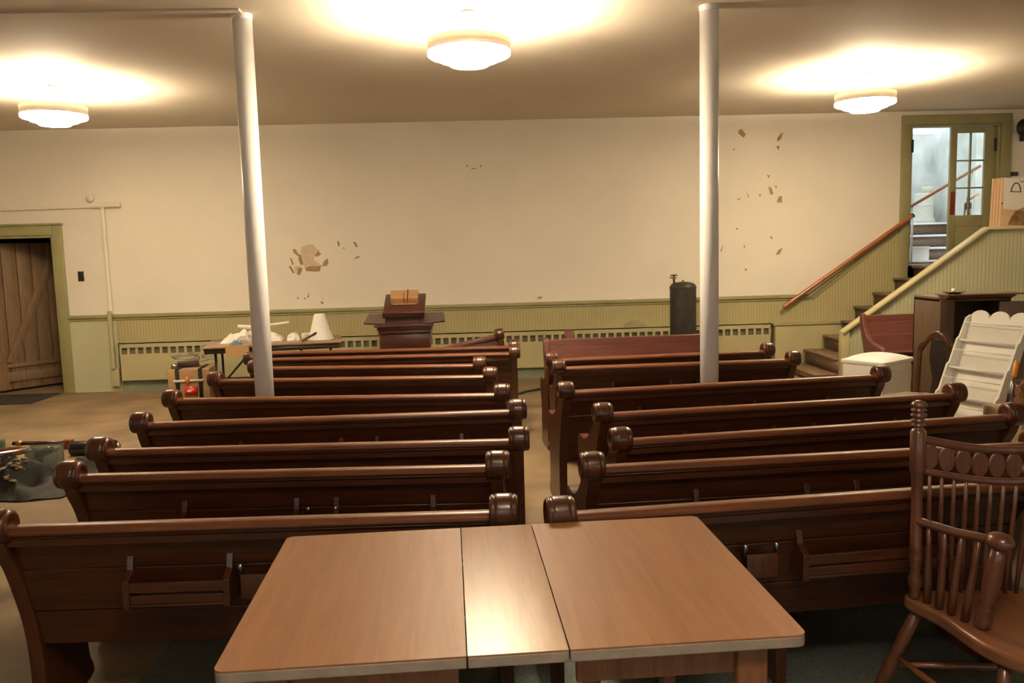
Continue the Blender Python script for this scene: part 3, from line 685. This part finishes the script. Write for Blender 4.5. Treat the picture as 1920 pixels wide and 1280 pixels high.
for s in (0, 1):
    mu = (lambda u: u) if s == 0 else (lambda u: WID-u)
    A_ = cp2(mu(0), .0, .735); B_ = cp2(mu(.145), .235, .752)
    MB().tube([A_, A_.lerp(B_, .5)+Vector((0, 0, -.006)), B_], .0135, 10).build('arm', 'chair', ch)
    w = MB(); w.lathe([(.02, -.018), (.032, -.012), (.035, 0), (.030, .012), (.022, .022), (.012, .025)], 16, Matrix.Translation(B_+Vector((0, 0, 0))) @ rotz(.3) @ Matrix.Diagonal((1, 1.25, 1, 1))); w.build('arm_knob', 'chair', ch)
    MB().rod(cp2(mu(.112), .215, SZ), B_+Vector((0, 0, -.01)), [(.013, 0), (.022, .04), (.026, .12), (.018, .22), (.022, .25), (.016, .27), (.022, .29), (.016, .31), (.022, .33), (.020, .37), (.026, .55), (.024, .8), (.019, 1)], 16).build('arm_post', 'chair', ch)
    for k in range(4):
        f_ = (k+.8)/4.9; ub, vb = ((.025, .035), (.045, .078), (.062, .122), (.085, .165))[k]
        MB().rod(cp2(mu(ub), vb, SZ), A_.lerp(B_, f_), [(.0125, 0), (.012, .3), (.009, .7), (.006, 1)], 10).build('arm_spindle', 'chair', ch)
FT = {}
for (u, v, du, dv) in ((.02, .0, -.15, -.07), (WID-.02, .0, .15, -.07), (.13, .33, -.06, .07), (WID-.13, .33, .06, .07)):
    top = cp2(u, v, SZ-.02); bot = cp2(u+du, v+dv, 0.016)
    FT[(u > .2, v > .1)] = (top, bot)
    MB().rod(bot, top, [(.013, 0), (.016, .1), (.022, .40), (.024, .52), (.018, .60), (.023, .62), (.018, .64), (.022, .70), (.017, 1)], 14).build('leg', 'chair', ch)
def along(k, t): a_, b_ = FT[k]; return b_.lerp(a_, t)
for k0, k1, t0 in (((False, False), (True, False), .48), ((False, True), (True, True), .36), ((False, False), (False, True), .56), ((True, False), (True, True), .56)):
    MB().rod(along(k0, t0), along(k1, t0-.06 if k0[1] != k1[1] else t0), [(.007, 0), (.011, .3), (.012, .5), (.011, .7), (.007, 1)], 10).build('stretcher', 'legwood', ch)

# ------------------------------------------------------------------ pulpit
pu = thing('pulpit', 'dark wooden pulpit with side wings and a sloped desk by the back wall', 'pulpit', (-.835, 9.0, 0))
w = MB(); w.box((-.26, 0, .12), (.26, .42, .60)); w.box((-.29, -.03, 0), (.29, .45, .12)); w.build('body', 'pulpit', pu, bevel=.006)
w = MB(); w.box((-.27, -.012, .60), (.27, .43, .76)); w.box((-.285, -.03, .76), (.285, .45, .80)); w.box((-.295, -.045, .80), (.295, .46, .84)); w.build('cornice', 'pulpit', pu, bevel=.008)
MB().box((-.20, -.012, .16), (.20, 0, .56)).build('front_panel', 'black', pu)
w = MB(); w.prism([(-.32, -.08), (.32, -.08), (.24, .40), (-.24, .40)], 2, .84, .865); w.build('shelf', 'pulpit', pu, bevel=.004)
for s in (-1, 1):
    MB().prism([(s*.20, -.06), (s*.44, .0), (s*.42, .32), (s*.20, .32)][::s], 2, 0, .02, Matrix.Translation((0, .0, .872)) @ Matrix.Rotation(.22, 4, 'X')).build('side_wing', 'pulpit', pu, bevel=.004)
    MB().box((s*.26-.02, .08, .865), (s*.26+.02, .30, .885)).build('wing_bracket', 'pulpit', pu)
w = MB(); w.prism([(-.02, .86), (.36, .86), (.36, 1.12), (.30, 1.12), (-.02, .95)], 0, -.205, .205); w.build('desk_case', 'pulpit', pu, bevel=.006)
w = MB(); m_ = Matrix.Translation((0, -.06, .95)) @ Matrix.Rotation(math.radians(26), 4, 'X'); w.box((-.225, 0, .0), (.225, .46, .028), m_); w.box((-.225, -.012, -.01), (.225, .01, .06), m_); w.build('desk_top', 'pulpit', pu, bevel=.006)
bx = thing('wooden_box', 'tan wooden box lying on the sloped pulpit desk', 'box', (-.835, 9.112, 1.068), rot=(math.radians(26), 0, .03))
w = MB(); w.box((-.15, 0, .0), (-.002, .18, .085)); w.box((.002, 0, .0), (.15, .18, .085)); w.build('box_half', 'bookw', bx, bevel=.005)
MB().box((-.125, -.012, -.0), (.125, .0, .018)).build('ledge', 'bookw', bx)
MB().tube([(.035, -.003, 0), (.035, -.003, .087), (.035, .18, .089)], .004, 6).build('strap', 'darkwood', bx)

# ------------------------------------------------------------------ tank
tk = thing('pressure_tank', 'tall dark iron tank with a valve standing against the radiator cover', 'tank', (2.36, 9.55, 0))
MB().lathe([(.12, 0), (.135, .0), (.14, .03), (.15, .05), (.152, .06), (.152, 1.14), (.15, 1.16), (.135, 1.185), (.09, 1.205), (.03, 1.212)], 36).build('shell', 'tank', tk)
MB().lathe([(.1535, 1.135), (.1555, 1.145), (.1535, 1.155)], 36, cap=False).build('weld_ring', 'tank', tk)
w = MB(); m_ = Matrix.Translation((-.11, -.02, 1.18)); w.lathe([(.012, 0), (.012, .06), (.018, .065), (.018, .085), (.008, .09), (.008, .11)], 12, m_); w.rod((-.16, -.02, 1.265), (-.08, -.02, 1.265), .008, 8); w.build('valve', 'brass', tk)
MB().lathe([(.04, 0), (.04, .012)], 14, Matrix.Translation((-.11, -.02, 1.285))).build('hand_wheel', 'blackmetal', tk)
MB().lathe([(.012, 1.21), (.012, 1.235)], 10).build('plug', 'brass', tk)

# ------------------------------------------------------------------ folding table and what lies on it
fz = .715
FA, FB, FC, FD = Vector((-2.90, 8.62)), Vector((-1.50, 8.86)), Vector((-1.60, 9.55)), Vector((-3.02, 9.32))
ft = thing('folding_table', 'brown folding table cluttered with cloths beside the radiator cover', 'table', (FA.x, FA.y, 0), math.atan2(FB.y-FA.y, FB.x-FA.x))
fl = (FB-FA).length; fd = .70
MB().box((0, 0, fz-.022), (fl, fd, fz)).build('tabletop', wood('brown_laminate', (.20, .115, .065), (.30, .18, .105), .35, .2, (1, 14, 14), 3), ft, bevel=.006)
w = MB(); w.box((.02, .02, fz-.075), (fl-.02, .035, fz-.022)); w.box((.02, fd-.035, fz-.075), (fl-.02, fd-.02, fz-.022)); w.box((.02, .02, fz-.075), (.035, fd-.02, fz-.022)); w.box((fl-.035, .02, fz-.075), (fl-.02, fd-.02, fz-.022)); w.build('apron', 'darkwood', ft)
for x in (.12, fl-.12):
    for y in (.10, fd-.10): MB().rod((x, y, 0), (x, y, fz-.075), .013, 10).build('leg', 'blackmetal', ft)
    MB().rod((x, .10, .12), (x, fd-.10, .12), .010, 8).build('cross_bar', 'blackmetal', ft)
    MB().rod((x, fd/2, .25), (x+(.38 if x < .5 else -.38), fd/2, fz-.05), .011, 8).build('brace', 'blackmetal', ft)
TMX = ft.matrix_basis.copy(); TMX = Matrix.Translation(ft.location) @ rotz(ft.rotation_euler.z)
def ftp(x, y, z=0): return TMX @ Vector((x, y, fz+z))
def lump(name, m, x0, x1, y0, y1, hgt, label, cat, seed, rough=.4, group=None, dome=1.0):
    def top(u, v):
        e = (math.sin(PI*u)*math.sin(PI*v))**.5 if 0 < u < 1 and 0 < v < 1 else 0
        nz = noise.noise(Vector((u*4+seed, v*4, seed)))+.5*noise.noise(Vector((u*11, v*9+seed, 2)))
        z = e*hgt*max(.12, dome+rough*nz)+.004
        jx = .035*noise.noise(Vector((u*5, v*5, seed+9))); jy = .03*noise.noise(Vector((u*5+7, v*5, seed+3)))
        return ftp(x0+(x1-x0)*u+jx, y0+(y1-y0)*v+jy, z)
    def base(u, v):
        p = top(u, v); p.z = fz+.001; return p
    return tag(MB().shell(26, 18, top, base).build(name, m), label, cat, group)
lump('drop_cloth', 'cloth', .14, .79, .31, .66, .15, 'white crumpled drop cloth heaped on the folding table', 'cloth', 3, .9, None, .55)
lump('grey_rag', 'greycloth', .31, .62, .13, .25, .085, 'grey crumpled rag at the front edge of the folding table', 'rag', 11, .6)
lump('paper_wrap', 'paper', .85, .97, .26, .45, .075, 'white crumpled paper on the folding table beside the lampshade cone', 'paper', 21, .35)
o = MB().tube([ftp(.30, .66, .15), ftp(.45, .62, .14), ftp(.60, .64, .135)], .022, 8); tag(o.build('cloth_roll', 'cloth'), 'white rolled cloth on top of the drop cloth', 'cloth')
o = MB().tube([ftp(.60, .62, .150), ftp(.73, .59, .165), ftp(.86, .56, .18)], .016, 8); tag(o.build('plastic_strip', 'cloth'), 'white twisted plastic strip sticking out past the column', 'plastic strip')
ls = thing('lamp_shade', 'white cone lampshade standing on the folding table', 'lampshade', ftp(1.20, .30))
MB().lathe([(.150, 0), (.135, .03), (.105, .10), (.06, .27), (.055, .28), (.05, .27), (.10, .10), (.14, .0)], 28, cap=False).build('shade', 'white', ls)
MB().lathe([(.152, 0), (.157, .006), (.152, .014)], 28, cap=False).build('rim', 'white', ls)
ws = thing('wood_scrap', 'dark wedge of wood leaning beside the white lampshade cone', 'wood scrap', ftp(1.0, .06), ft.rotation_euler.z)
MB().prism([(0, 0), (.16, .075), (.17, .10), (.15, .10), (.02, .03)], 1, 0, .05).build('wedge', 'darkwood', ws, bevel=.004)
for k, (x, y, r) in enumerate(((1.05, .30, .022), (1.09, .24, .017), (1.03, .22, .014))):
    tag(MB().lathe([(r, 0), (r*1.1, .02), (r*.8, .045), (r*.4, .05)], 12, Matrix.Translation(ftp(x, y, .002))).build('brass_fitting', 'brass'), ['larger brass fitting lying beside the lampshade cone', 'middle brass fitting before the lampshade cone', 'small brass fitting beside the dark wood wedge'][k], 'fitting', 'brass fittings on the folding table')
tag(MB().box((-.0, -.0, 0), (.13, .04, .06), Matrix.Translation(ftp(1.0, .45)) @ rotz(.5)).build('paper_packet', 'paper', bevel=.005), 'pale packet lying behind the brass fittings', 'packet')
cbx = thing('cardboard_sheet', 'orange-tan cardboard sheet folded over the front edge of the folding table', 'cardboard', ftp(0, 0), ft.rotation_euler.z)
MB().prism([(.115, .001), (.115, .006), (-.008, .008), (-.018, -.10), (-.012, -.10), (-.003, .001)], 0, .235, .47).build('sheet', 'card2', cbx)
tag(MB().shell(10, 8, lambda u, v: TMX @ Vector((.27+.13*u, .012+.09*v, fz+.010+.045*math.sin(PI*u)*math.sin(PI*v)*(1+.5*noise.noise(Vector((u*6, v*6, 4)))))), lambda u, v: TMX @ Vector((.27+.13*u, .012+.09*v, fz+.009))).build('blue_rag', 'blue'), 'blue rag on the cardboard sheet at the folding table edge', 'rag')

# strapped carton with cables
cx0 = Vector((-3.42, 9.80, 0))
sc = thing('strapped_carton', 'cardboard carton with black straps and a red label beside the radiator cover', 'carton', cx0, .10)
w = MB(); w.box((-.23, -.20, 0), (.23, .20, .36)); w.build('carton', 'card', sc, bevel=.006)
for x in (-.125, .13):
    w = MB(); w.box((x-.022, -.206, -.0), (x+.022, -.2, .365)); w.box((x-.022, -.206, .36), (x+.022, .206, .366)); w.build('strap', 'black', sc)
MB().box((-.17, -.211, .215), (.17, -.206, .245)).build('white_tape', 'paper', sc)
w = MB(); w.box((-.055, -.213, .06), (.085, -.206, .165), Matrix.Rotation(.05, 4, 'Y')); rlb = w.build('red_label', 'red', sc)
w = MB(); w.prism([(x*.028+.0, z*.016+.115) for x, z in arc(0, 0, 1, 0, 2*PI, 14)[:-1]], 1, -.2145, -.213); w.prism([(.03, .118), (.065, .126), (.065, .13), (.03, .124)], 1, -.2145, -.213); w.build('label_mark', 'paper', rlb)
w = MB(); w.lathe([(.026, -.003), (.026, .003)], 16, Matrix.Translation((-.015, -.214, .24)) @ Matrix.Rotation(PI/2, 4, 'X') @ Matrix.Diagonal((1, 1.7, 1, 1))); w.build('orange_tag', 'orange', sc)
def coil(cx, cy, z, r, n, seed, dz=.0):
    rr = random.Random(seed)
    return [(cx+r*(1+.18*rr.uniform(-1, 1))*math.cos(k*.5+seed), cy+.6*r*(1+.2*rr.uniform(-1, 1))*math.sin(k*.5+seed), z+dz*k/n+.02*rr.uniform(0, 1)+.03*abs(math.sin(k*.31))) for k in range(n)]
tag(MB().tube(coil(cx0.x-.06, cx0.y, .436, .15, 40, 1, .05), .007, 6).build('grey_cable', 'cable'), 'grey cable coiled loosely on top of the strapped carton', 'cable')
tag(MB().tube(coil(cx0.x+.22, cx0.y-.03, .385, .085, 26, 5, .10), .006, 6).build('thin_cable', 'cable'), 'thin tan cable looping off the strapped carton corner', 'cable')
tag(MB().box((-.12, -.04, .0), (.12, .05, .06), Matrix.Translation((cx0.x-.06, cx0.y+.05, .368)) @ rotz(.3)).build('power_strip', 'darkwood', bevel=.008), 'dark block lying under the cables on the carton', 'block')
tag(MB().lathe([(.03, 0), (.04, .02), (.03, .05), (.015, .06)], 12, Matrix.Translation((cx0.x-.17, cx0.y-.1, .367))).build('metal_fitting', 'metal'), 'shiny metal cap on the strapped carton corner', 'cap')

# ------------------------------------------------------------------ right-hand clutter
# white bin
wbn = thing('plastic_bin', 'white plastic bin with a domed lid before the stairs', 'bin', (3.58, 7.30, 0), math.radians(35))
w = MB(); w.box((-.25, -.19, 0), (.25, .19, .54)); w.build('bin', 'whitep', wbn, bevel=.015, seg=3)
w = MB(); w.box((-.265, -.205, .535), (.265, .205, .575)); w.build('lid_rim', 'whitep', wbn, bevel=.012)
w = MB(); w.shell(14, 12, lambda u, v: (-.25+.5*u, -.19+.38*v, .576+.045*(math.sin(PI*u)*math.sin(PI*v))**.5 if 0 < u < 1 and 0 < v < 1 else .576), lambda u, v: (-.25+.5*u, -.19+.38*v, .57)); w.build('lid_dome', 'whitep', wbn)
w = MB(); w.tube([(-.06, -.195, .50), (-.05, -.215, .485), (.05, -.215, .485), (.06, -.195, .50)], .008, 8); w.build('handle', 'whitep', wbn)
# dark chair with arched splat back
dc = thing('splat_back_chair', 'dark wooden chair with an arched back and solid splat near the cabinet', 'chair', (3.26, 5.98, 0), math.radians(-66))
BH = .945
w = MB()
for s in (-1, 1): w.prism([(s*.15, .45), (s*.185, .45), (s*.165, .80), (s*.13, .80)][::s], 1, .17, .20)
w.prism([(-.165, .79), (-.13, .775), (-.09, .83), (-.05, .875), (0, .89), (.05, .875), (.09, .83), (.13, .775), (.165, .79), (.15, .84), (.10, .87), (.06, .925), (0, BH), (-.06, .925), (-.10, .87), (-.15, .84)], 1, .17, .20)
w.build('back_frame', 'pew_end', dc, bevel=.008)
MB().prism([(-.05, .45), (.05, .45), (.035, .58), (.065, .74), (.05, .88), (-.05, .88), (-.065, .74), (-.035, .58)], 1, .178, .192).build('splat', plain('splat_brown', (.022, .013, .010), .4, .2, 12), dc, bevel=.004)
MB().prism(smooth_poly([(-.20, .20), (.20, .20), (.235, -.20), (.0, -.23), (-.235, -.20)], 1), 2, .43, .462).build('seat', 'tread', dc, bevel=.008)
w = MB(); w.box((-.19, -.18, .36), (.19, -.16, .43)); w.box((-.19, .16, .36), (.19, .18, .43)); w.box((-.20, -.17, .36), (-.18, .17, .43)); w.box((.18, -.17, .36), (.20, .17, .43)); w.build('apron', 'darkwood', dc)
for sx in (-1, 1):
    for sy in (-1, 1): MB().rod((sx*.19, sy*.17, 0), (sx*.185, sy*.165, .43), [(.014, 0), (.02, .6), (.022, 1)], 10).build('leg', 'darkwood', dc)
# dark cabinet
CX0, CX1, CY0, CY1 = 4.31, 5.0, 7.6, 8.06
cb = thing('dark_cabinet', 'tall dark open cabinet with a moulded top before the stair half wall', 'cabinet', (0, 0, 0))
w = MB()
w.box((CX0, CY0, 0), (CX0+.025, CY1, 1.06)); w.box((CX1-.025, CY0, 0), (CX1, CY1, 1.06)); w.box((CX0, CY1-.02, 0), (CX1, CY1, 1.06)); w.box((CX0, CY0, 0), (CX1, CY1, .08)); w.box((CX0, CY0, 1.04), (CX1, CY1, 1.06))
w.build('carcass', 'cabwood', cb, bevel=.003)
MB().box((CX0, CY0-.02, 0), (CX0+.14, CY0, 1.06)).build('front_stile', 'cabwood', cb, bevel=.004)
w = MB(); w.box((CX0+.025, CY0+.02, .55), (CX1-.025, CY1-.02, .57)); w.build('shelf', 'cabwood', cb)
w = MB(); w.prism([(CY0-.021, 1.062), (CY0+.10, 1.062), (CY0+.10, 1.10), (CY0-.09, 1.10), (CY0-.08, 1.088), (CY0-.045, 1.075)], 0, CX0+.04, CX1-.0); w.box((CX0+.02, CY0-.11, 1.10), (CX1+.06, CY0+.12, 1.113)); w.box((CX0, CY0+.0, 1.061), (CX1, CY1, 1.085)); w.build('cornice', wood('top_wood', (.09, .045, .028), (.16, .085, .05), .4, .2, (1, 12, 12), 3), cb, bevel=.004)
dx = bpy.data.objects.new('door', None)
m_ = Matrix.Translation((CX1-.13, CY0-.022, 0)) @ rotz(math.radians(-22))
w = MB(); w.box((0, -.025, .10), (.46, 0, 1.035), m_); dd = w.build('door', 'cabwood', cb, bevel=.004)
w = MB(); w.box((.05, -.040, .80), (.42, -.025, .825), m_); w.box((.05, -.040, .2), (.42, -.025, .225), m_); w.box((.05, -.040, .2), (.075, -.025, .825), m_); w.build('panel_moulding', 'cabwood', dd, bevel=.004)
MB().lathe([(.01, 0), (.018, .02), (.008, .03)], 12, m_ @ Matrix.Translation((.42, -.026, .6)) @ Matrix.Rotation(PI/2, 4, 'X')).build('knob', 'brass', dd)
cs = thing('candle_dish', 'small brass dish with a white candle stub on the dark cabinet', 'candle holder', (4.44, 7.60, 1.1135))
MB().lathe([(.03, 0), (.06, .006), (.09, .018), (.095, .026), (.085, .022), (.02, .012)], 24).build('dish', 'brass', cs)
MB().lathe([(.016, .012), (.016, .048), (.012, .05)], 14).build('candle', 'white', cs)
# white leaflet rack
rk = thing('leaflet_rack', 'white leaflet rack with a scalloped top and clear pockets, leaning back', 'rack', (3.035, 5.03, 0), math.radians(-72))
tl = math.radians(-20)
ml = Matrix.Translation((0, 0, .38)) @ Matrix.Rotation(tl, 4, 'X')
RW, RH = .215, .83
sc_ = []
for k in range(3):
    cxk = -RW+RW*2/6+RW*2/3*k; n_ = 8
    sc_ += [(cxk+RW/3*math.cos(PI-PI*j/n_), RH-.05+.055*math.sin(PI*j/n_)) for j in range(n_+1)]
w = MB(); w.prism([(RW, 0), (-RW, 0)]+sc_, 1, 0, .014, ml); w.build('back_board', 'rackwhite', rk, smooth=False)
for s in (-1, 1):
    side = [(.0, .0), (.0, RH-.03), (-.03, RH-.06), (-.04, RH-.19), (-.055, RH-.21), (-.06, RH-.37), (-.075, RH-.39), (-.08, RH-.56), (-.095, RH-.58), (-.10, 0)]
    w = MB(); w.prism([(y, z) for y, z in side], 0, s*RW-.007, s*RW+.007, ml); w.build('side_panel', 'rackwhite', rk)
for k, (zz, dp) in enumerate(((RH-.22, .045), (RH-.41, .063), (RH-.60, .082), (RH-.78, .095))):
    MB().box((-RW+.008, -dp, zz), (RW-.008, -.001, zz+.012), ml).build('shelf', 'rackwhite', rk)
    ak = MB().box((-RW+.01, -dp-.003, zz+.005), (RW-.01, -dp+.001, zz+.125), ml).build('clear_pocket', 'acrylic', rk, smooth=False)
    MB().box((-RW+.01, -dp-.005, zz+.122), (RW-.01, -dp+.003, zz+.127), ml).build('pocket_lip', 'rackwhite', ak)
w = MB(); w.box((-.22, -.16, .36), (.22, .03, .385)); w.box((-.2, -.14, .0), (-.16, .02, .36)); w.box((.16, -.14, .0), (.2, .02, .36)); w.build('stand', 'rackwhite', rk, bevel=.004)
# carton, basket, knife-handled tool, bag at the frame edge
ct = thing('tan_carton', 'tan carton behind the third row pew end, carrying a basket', 'carton', (3.02, 4.33, 0), .0)
w = MB(); w.box((-.2, -.17, 0), (.22, .17, .70)); w.build('carton', 'burlap', ct, bevel=.008)
w = MB(); w.box((-.2, -.175, .52), (.22, -.17, .56)); w.build('tape', 'card', ct)
bk = thing('wicker_basket', 'brown wicker basket with maroon cloth on the tan carton', 'basket', (3.075, 4.34, .701))
MB().lathe([(.13, 0), (.165, .12), (.17, .13), (.16, .13), (.125, .012)], 20, cap=True).build('bowl', 'wicker', bk)
MB().tube([(-.15, 0, .12), (-.10, 0, .19), (0, 0, .22), (.10, 0, .19), (.15, 0, .12)], .008, 8).build('hoop_handle', 'wicker', bk)
w = MB(); w.shell(10, 10, lambda u, v: (-.11+.22*u, -.11+.22*v, .04+.05*math.sin(PI*u)*math.sin(PI*v)), lambda u, v: (-.11+.22*u, -.11+.22*v, .014)); w.build('cloth_lining', 'redbag', bk)
tl_ = thing('putty_knife', 'grey tool with a bright orange handle propped beside the leaflet rack', 'tool', (0, 0, 0))
q0, q1, q2 = Vector((2.84, 4.31, .706)), atY(1901, 708, 4.33), atY(1907, 676, 4.34)
MB().rod(q0, q1, [(.016, 0), (.014, .8), (.008, 1)], 10).build('blade', 'metal', tl_)
MB().rod(q1, q2, [(.010, 0), (.013, .2), (.013, .85), (.008, 1)], 12).build('handle', 'orange', tl_)
pbg = thing('carrier_bag', 'white plastic bag with an orange print at the third pew end', 'bag', (2.98, 3.98, 0))
w = MB(); w.shell(14, 14, lambda u, v: (-.16+.32*u, -.11+.22*v, .03+.56*(math.sin(PI*u)*math.sin(PI*v))**.35*(1+.12*noise.noise(Vector((u*5, v*5, 3)))) if 0 < u < 1 and 0 < v < 1 else .03), lambda u, v: (-.16+.32*u, -.11+.22*v, 0)); w.build('bag', 'whitep', pbg)
MB().box((-.135, -.128, .36), (-.075, -.115, .46)).build('orange_print', 'orange', pbg)
# leaning boards on the half wall
gx = 'foam boards on the half wall'
labs = ['cream poster board with a letter and brown picture on the half wall', 'tan-edged foam board directly behind the poster board', 'second tan-edged foam board behind the poster board', 'rearmost tan-edged foam board on the half wall']
for k in range(4):
    b = thing('foam_board', labs[k], 'board', (5.93-.012*k, HW-.035+.036*k, pb[1]+.036), 0, gx, rot=(-.05, .055, 0))
    MB().box((0, 0, 0), (.62, .030, .55)).build('board', 'foam', b, smooth=False)
    if k == 0: MB().prism([(.025, .20), (.62, .16), (.62, .549), (.012, .549)], 1, -.003, -.0004).build('poster_sheet', 'paper', b, smooth=False)
    MB().box((-.002, 0.001, 0), (.0, .029, .549)).build('edge', 'foam', b, smooth=False)
    if k == 0:
        w = MB()
        w.box((.095, -.005, .39), (.225, -.003, .40)); 
        ro = [(.16+.06*math.cos(PI-PI*j/12), .40+.10*math.sin(PI*j/12)) for j in range(13)]; ri = [(.16+.046*math.cos(PI*j/12), .40+.088*math.sin(PI*j/12)) for j in range(13)]
        w.prism(ro+ri, 1, -.005, -.003)
        w.build('letter', 'ink', b, smooth=False); w = MB()
        w.prism([(.20, .52), (.225, .50), (.25, .52), (.245, .525), (.225, .508), (.205, .525)], 1, -.005, -.003)
        w.build('letter_mark', 'ink', b, smooth=False)
        w = MB(); w.prism([(.09, .02), (.62, .02), (.62, .23), (.28, .23), (.17, .18), (.12, .10)], 1, -.003, -.0005); w.build('picture', 'picture', b, smooth=False)
        MB().box((0.0, -.0015, .25), (.02, -.0005, .27)).build('tack', 'ink', b, smooth=False)

# ------------------------------------------------------------------ floor clutter by the pew ends, doorway side
def tarp_top(u, v):
    x = -3.98+1.12*u+.12*noise.noise(Vector((u*3, v*3, 1)))-.10*(1-v); y = 5.62+.95*v+.10*u+.08*noise.noise(Vector((u*3, v*3, 5)))
    z = .012+.11*max(0, noise.noise(Vector((u*4.2, v*4.2, 8)))+.25)*min(1, 6*u*(1-u))*min(1, 6*v*(1-v))*2+.012*noise.noise(Vector((u*14, v*14, 3)))
    if abs(x+3.5) < .22 and abs(y-6.58) < .2: z = .01
    return Vector((x, y, max(.008, z)))
def tarp_base(u, v): p = tarp_top(u, v); p.z = .001; return p
_tg = [tarp_top(i/46, j/40) for i in range(47) for j in range(41)]
def tarp_z(x, y, rad=.06): return max([p.z for p in _tg if (p.x-x)**2+(p.y-y)**2 < rad*rad] or [.0])
tp = MB().shell(46, 40, tarp_top, tarp_base).build('black_tarp', 'tarp')
tag(tp, 'crumpled black tarp spread on the floor beside the second row', 'tarp')
w = MB(); rr = random.Random(4)
for k in range(60):
    u = .18+.5*rr.random(); v = .12+.22*rr.random(); p = tarp_top(u, v)
    s_ = .004+.008*rr.random(); w.box((-s_*2, -s_, 0), (s_*2, s_, s_), Matrix.Translation(p+Vector((0, 0, .001))) @ rotz(rr.random()*3))
o = w.build('sawdust', 'tarpspeck', tp); o['kind'] = 'stuff'
tub = thing('clear_tub', 'cloudy clear plastic tub holding dark tools on the black tarp', 'tub', (-3.50, 6.58, .014), .2)
a_, b_, h_ = .115, .09, .16
w = MB(); w.box((-a_, -b_, 0), (-a_+.005, b_, h_)); w.box((a_-.005, -b_, 0), (a_, b_, h_)); w.box((-a_, -b_, 0), (a_, -b_+.005, h_)); w.box((-a_, b_-.005, 0), (a_, b_, h_)); w.box((-a_, -b_, 0), (a_, b_, .005)); w.build('tub', 'tub', tub)
w = MB(); w.box((-a_-.01, -b_-.01, h_-.005), (a_+.01, -b_, h_+.008)); w.box((-a_-.01, b_, h_-.005), (a_+.01, b_+.01, h_+.008)); w.box((-a_-.01, -b_, h_-.005), (-a_, b_, h_+.008)); w.box((a_, -b_, h_-.005), (a_+.01, b_, h_+.008)); w.build('rim', 'tub', tub)
dr_ = thing('power_drill', 'dark power tool lying in the cloudy plastic tub', 'tool', (-3.51, 6.58, .022), .3)
w = MB(); w.rod((-.06, 0, .09), (.075, 0, .14), [(.022, 0), (.034, .2), (.034, .8), (.015, 1)], 14); w.build('body', 'blackmetal', dr_)
w = MB(); w.rod((-.02, .012, .005), (-.028, .012, .09), .019, 12); w.build('grip', 'redwood', dr_)
tag(MB().tube([(x_, y_, tarp_z(x_, y_)+.02) for x_, y_ in ((-3.90, 6.20), (-3.85, 6.28), (-3.79, 6.33), (-3.72, 6.34), (-3.66, 6.30))], .014, 8).build('black_hose', 'blackmetal'), 'short black hose lying on the tarp beside the cloudy tub', 'hose')
cn = thing('black_canister', 'glossy black canister lying behind the tub beside the third row', 'canister', (-3.52, 7.02, .062), 0, rot=(0, PI/2, .08))
MB().lathe([(.045, 0), (.058, .008), (.06, .02), (.06, .36), (.05, .38), (.03, .385)], 24).build('can', plain('gloss_black', (.012, .012, .014), .12, .05, 10, coat=.6), cn)
MB().lathe([(.03, .385), (.03, .40), (.014, .41)], 16).build('cap', 'metal', cn)
cl = thing('bar_clamp', 'dark red bar clamp with brass collar lying on the floor beside the tarp', 'clamp', (0, 0, 0))
ca, cb_ = Vector((-4.18, 7.36, .05)), Vector((-3.66, 7.30, .05))
MB().rod(ca, cb_, [(.018, 0), (.018, 1)], 12).build('bar', plain('dark_bar', (.05, .018, .014), .25, .1, 20), cl)
MB().rod(ca.lerp(cb_, .06), ca.lerp(cb_, .16), .023, 12).build('collar', 'brass', cl)
MB().box((-.045, -.03, -.05), (.03, .03, .03), Matrix.Translation(cb_)).build('jaw', 'redwood', cl, bevel=.008)
tag(MB().box((-.07, -.05, 0), (.05, .05, .10), Matrix.Translation((-4.30, 7.34, .0)) @ rotz(.2)).build('green_jaw', 'green', bevel=.02), 'green plastic block at the end of the dark red bar clamp', 'block')
hk = MB().tube([(-4.55, 6.72, .025), (-4.20, 6.98, .025), (-4.02, 7.12, .025), (-3.98, 7.19, .025), (-4.03, 7.23, .025), (-4.20, 7.20, .025), (-4.5, 7.12, .025)], .024, 10).build('bent_handle', 'chair')
tag(hk, 'brown bent wooden handle on the floor before the bar clamp', 'handle')
tag(MB().box((-.05, -.015, 0), (.05, .015, .012), Matrix.Translation((-3.45, 6.12, tarp_z(-3.45, 6.12)+.004)) @ rotz(.8)).build('metal_scraper', 'metal', bevel=.003), 'small shiny metal scraper lying on the black tarp', 'tool')
# floor cable near the aisle end
tag(MB().tube([(.30, 9.10, .012), (.50, 9.38, .012), (.70, 9.55, .012), (1.0, 9.68, .012), (1.6, 9.72, .012)], .012, 6).build('floor_cable', 'black'), 'black cable lying on the floor at the far end of the aisle', 'cable')

# ------------------------------------------------------------------ daylight and view
wd = bpy.data.worlds.new('sky'); S.world = wd; wd.use_nodes = True
bg = wd.node_tree.nodes['Background']; bg.inputs[0].default_value = (.82, .92, 1, 1); bg.inputs[1].default_value = 2.1
S.view_settings.view_transform = 'Standard'; S.view_settings.look = 'None'; S.view_settings.gamma = 1
S.view_settings.exposure = 0.46
S.cycles.use_denoising = True
S.cycles.max_bounces = 8; S.cycles.diffuse_bounces = 5; S.cycles.transparent_max_bounces = 12
S.cycles.sample_clamp_indirect = 6
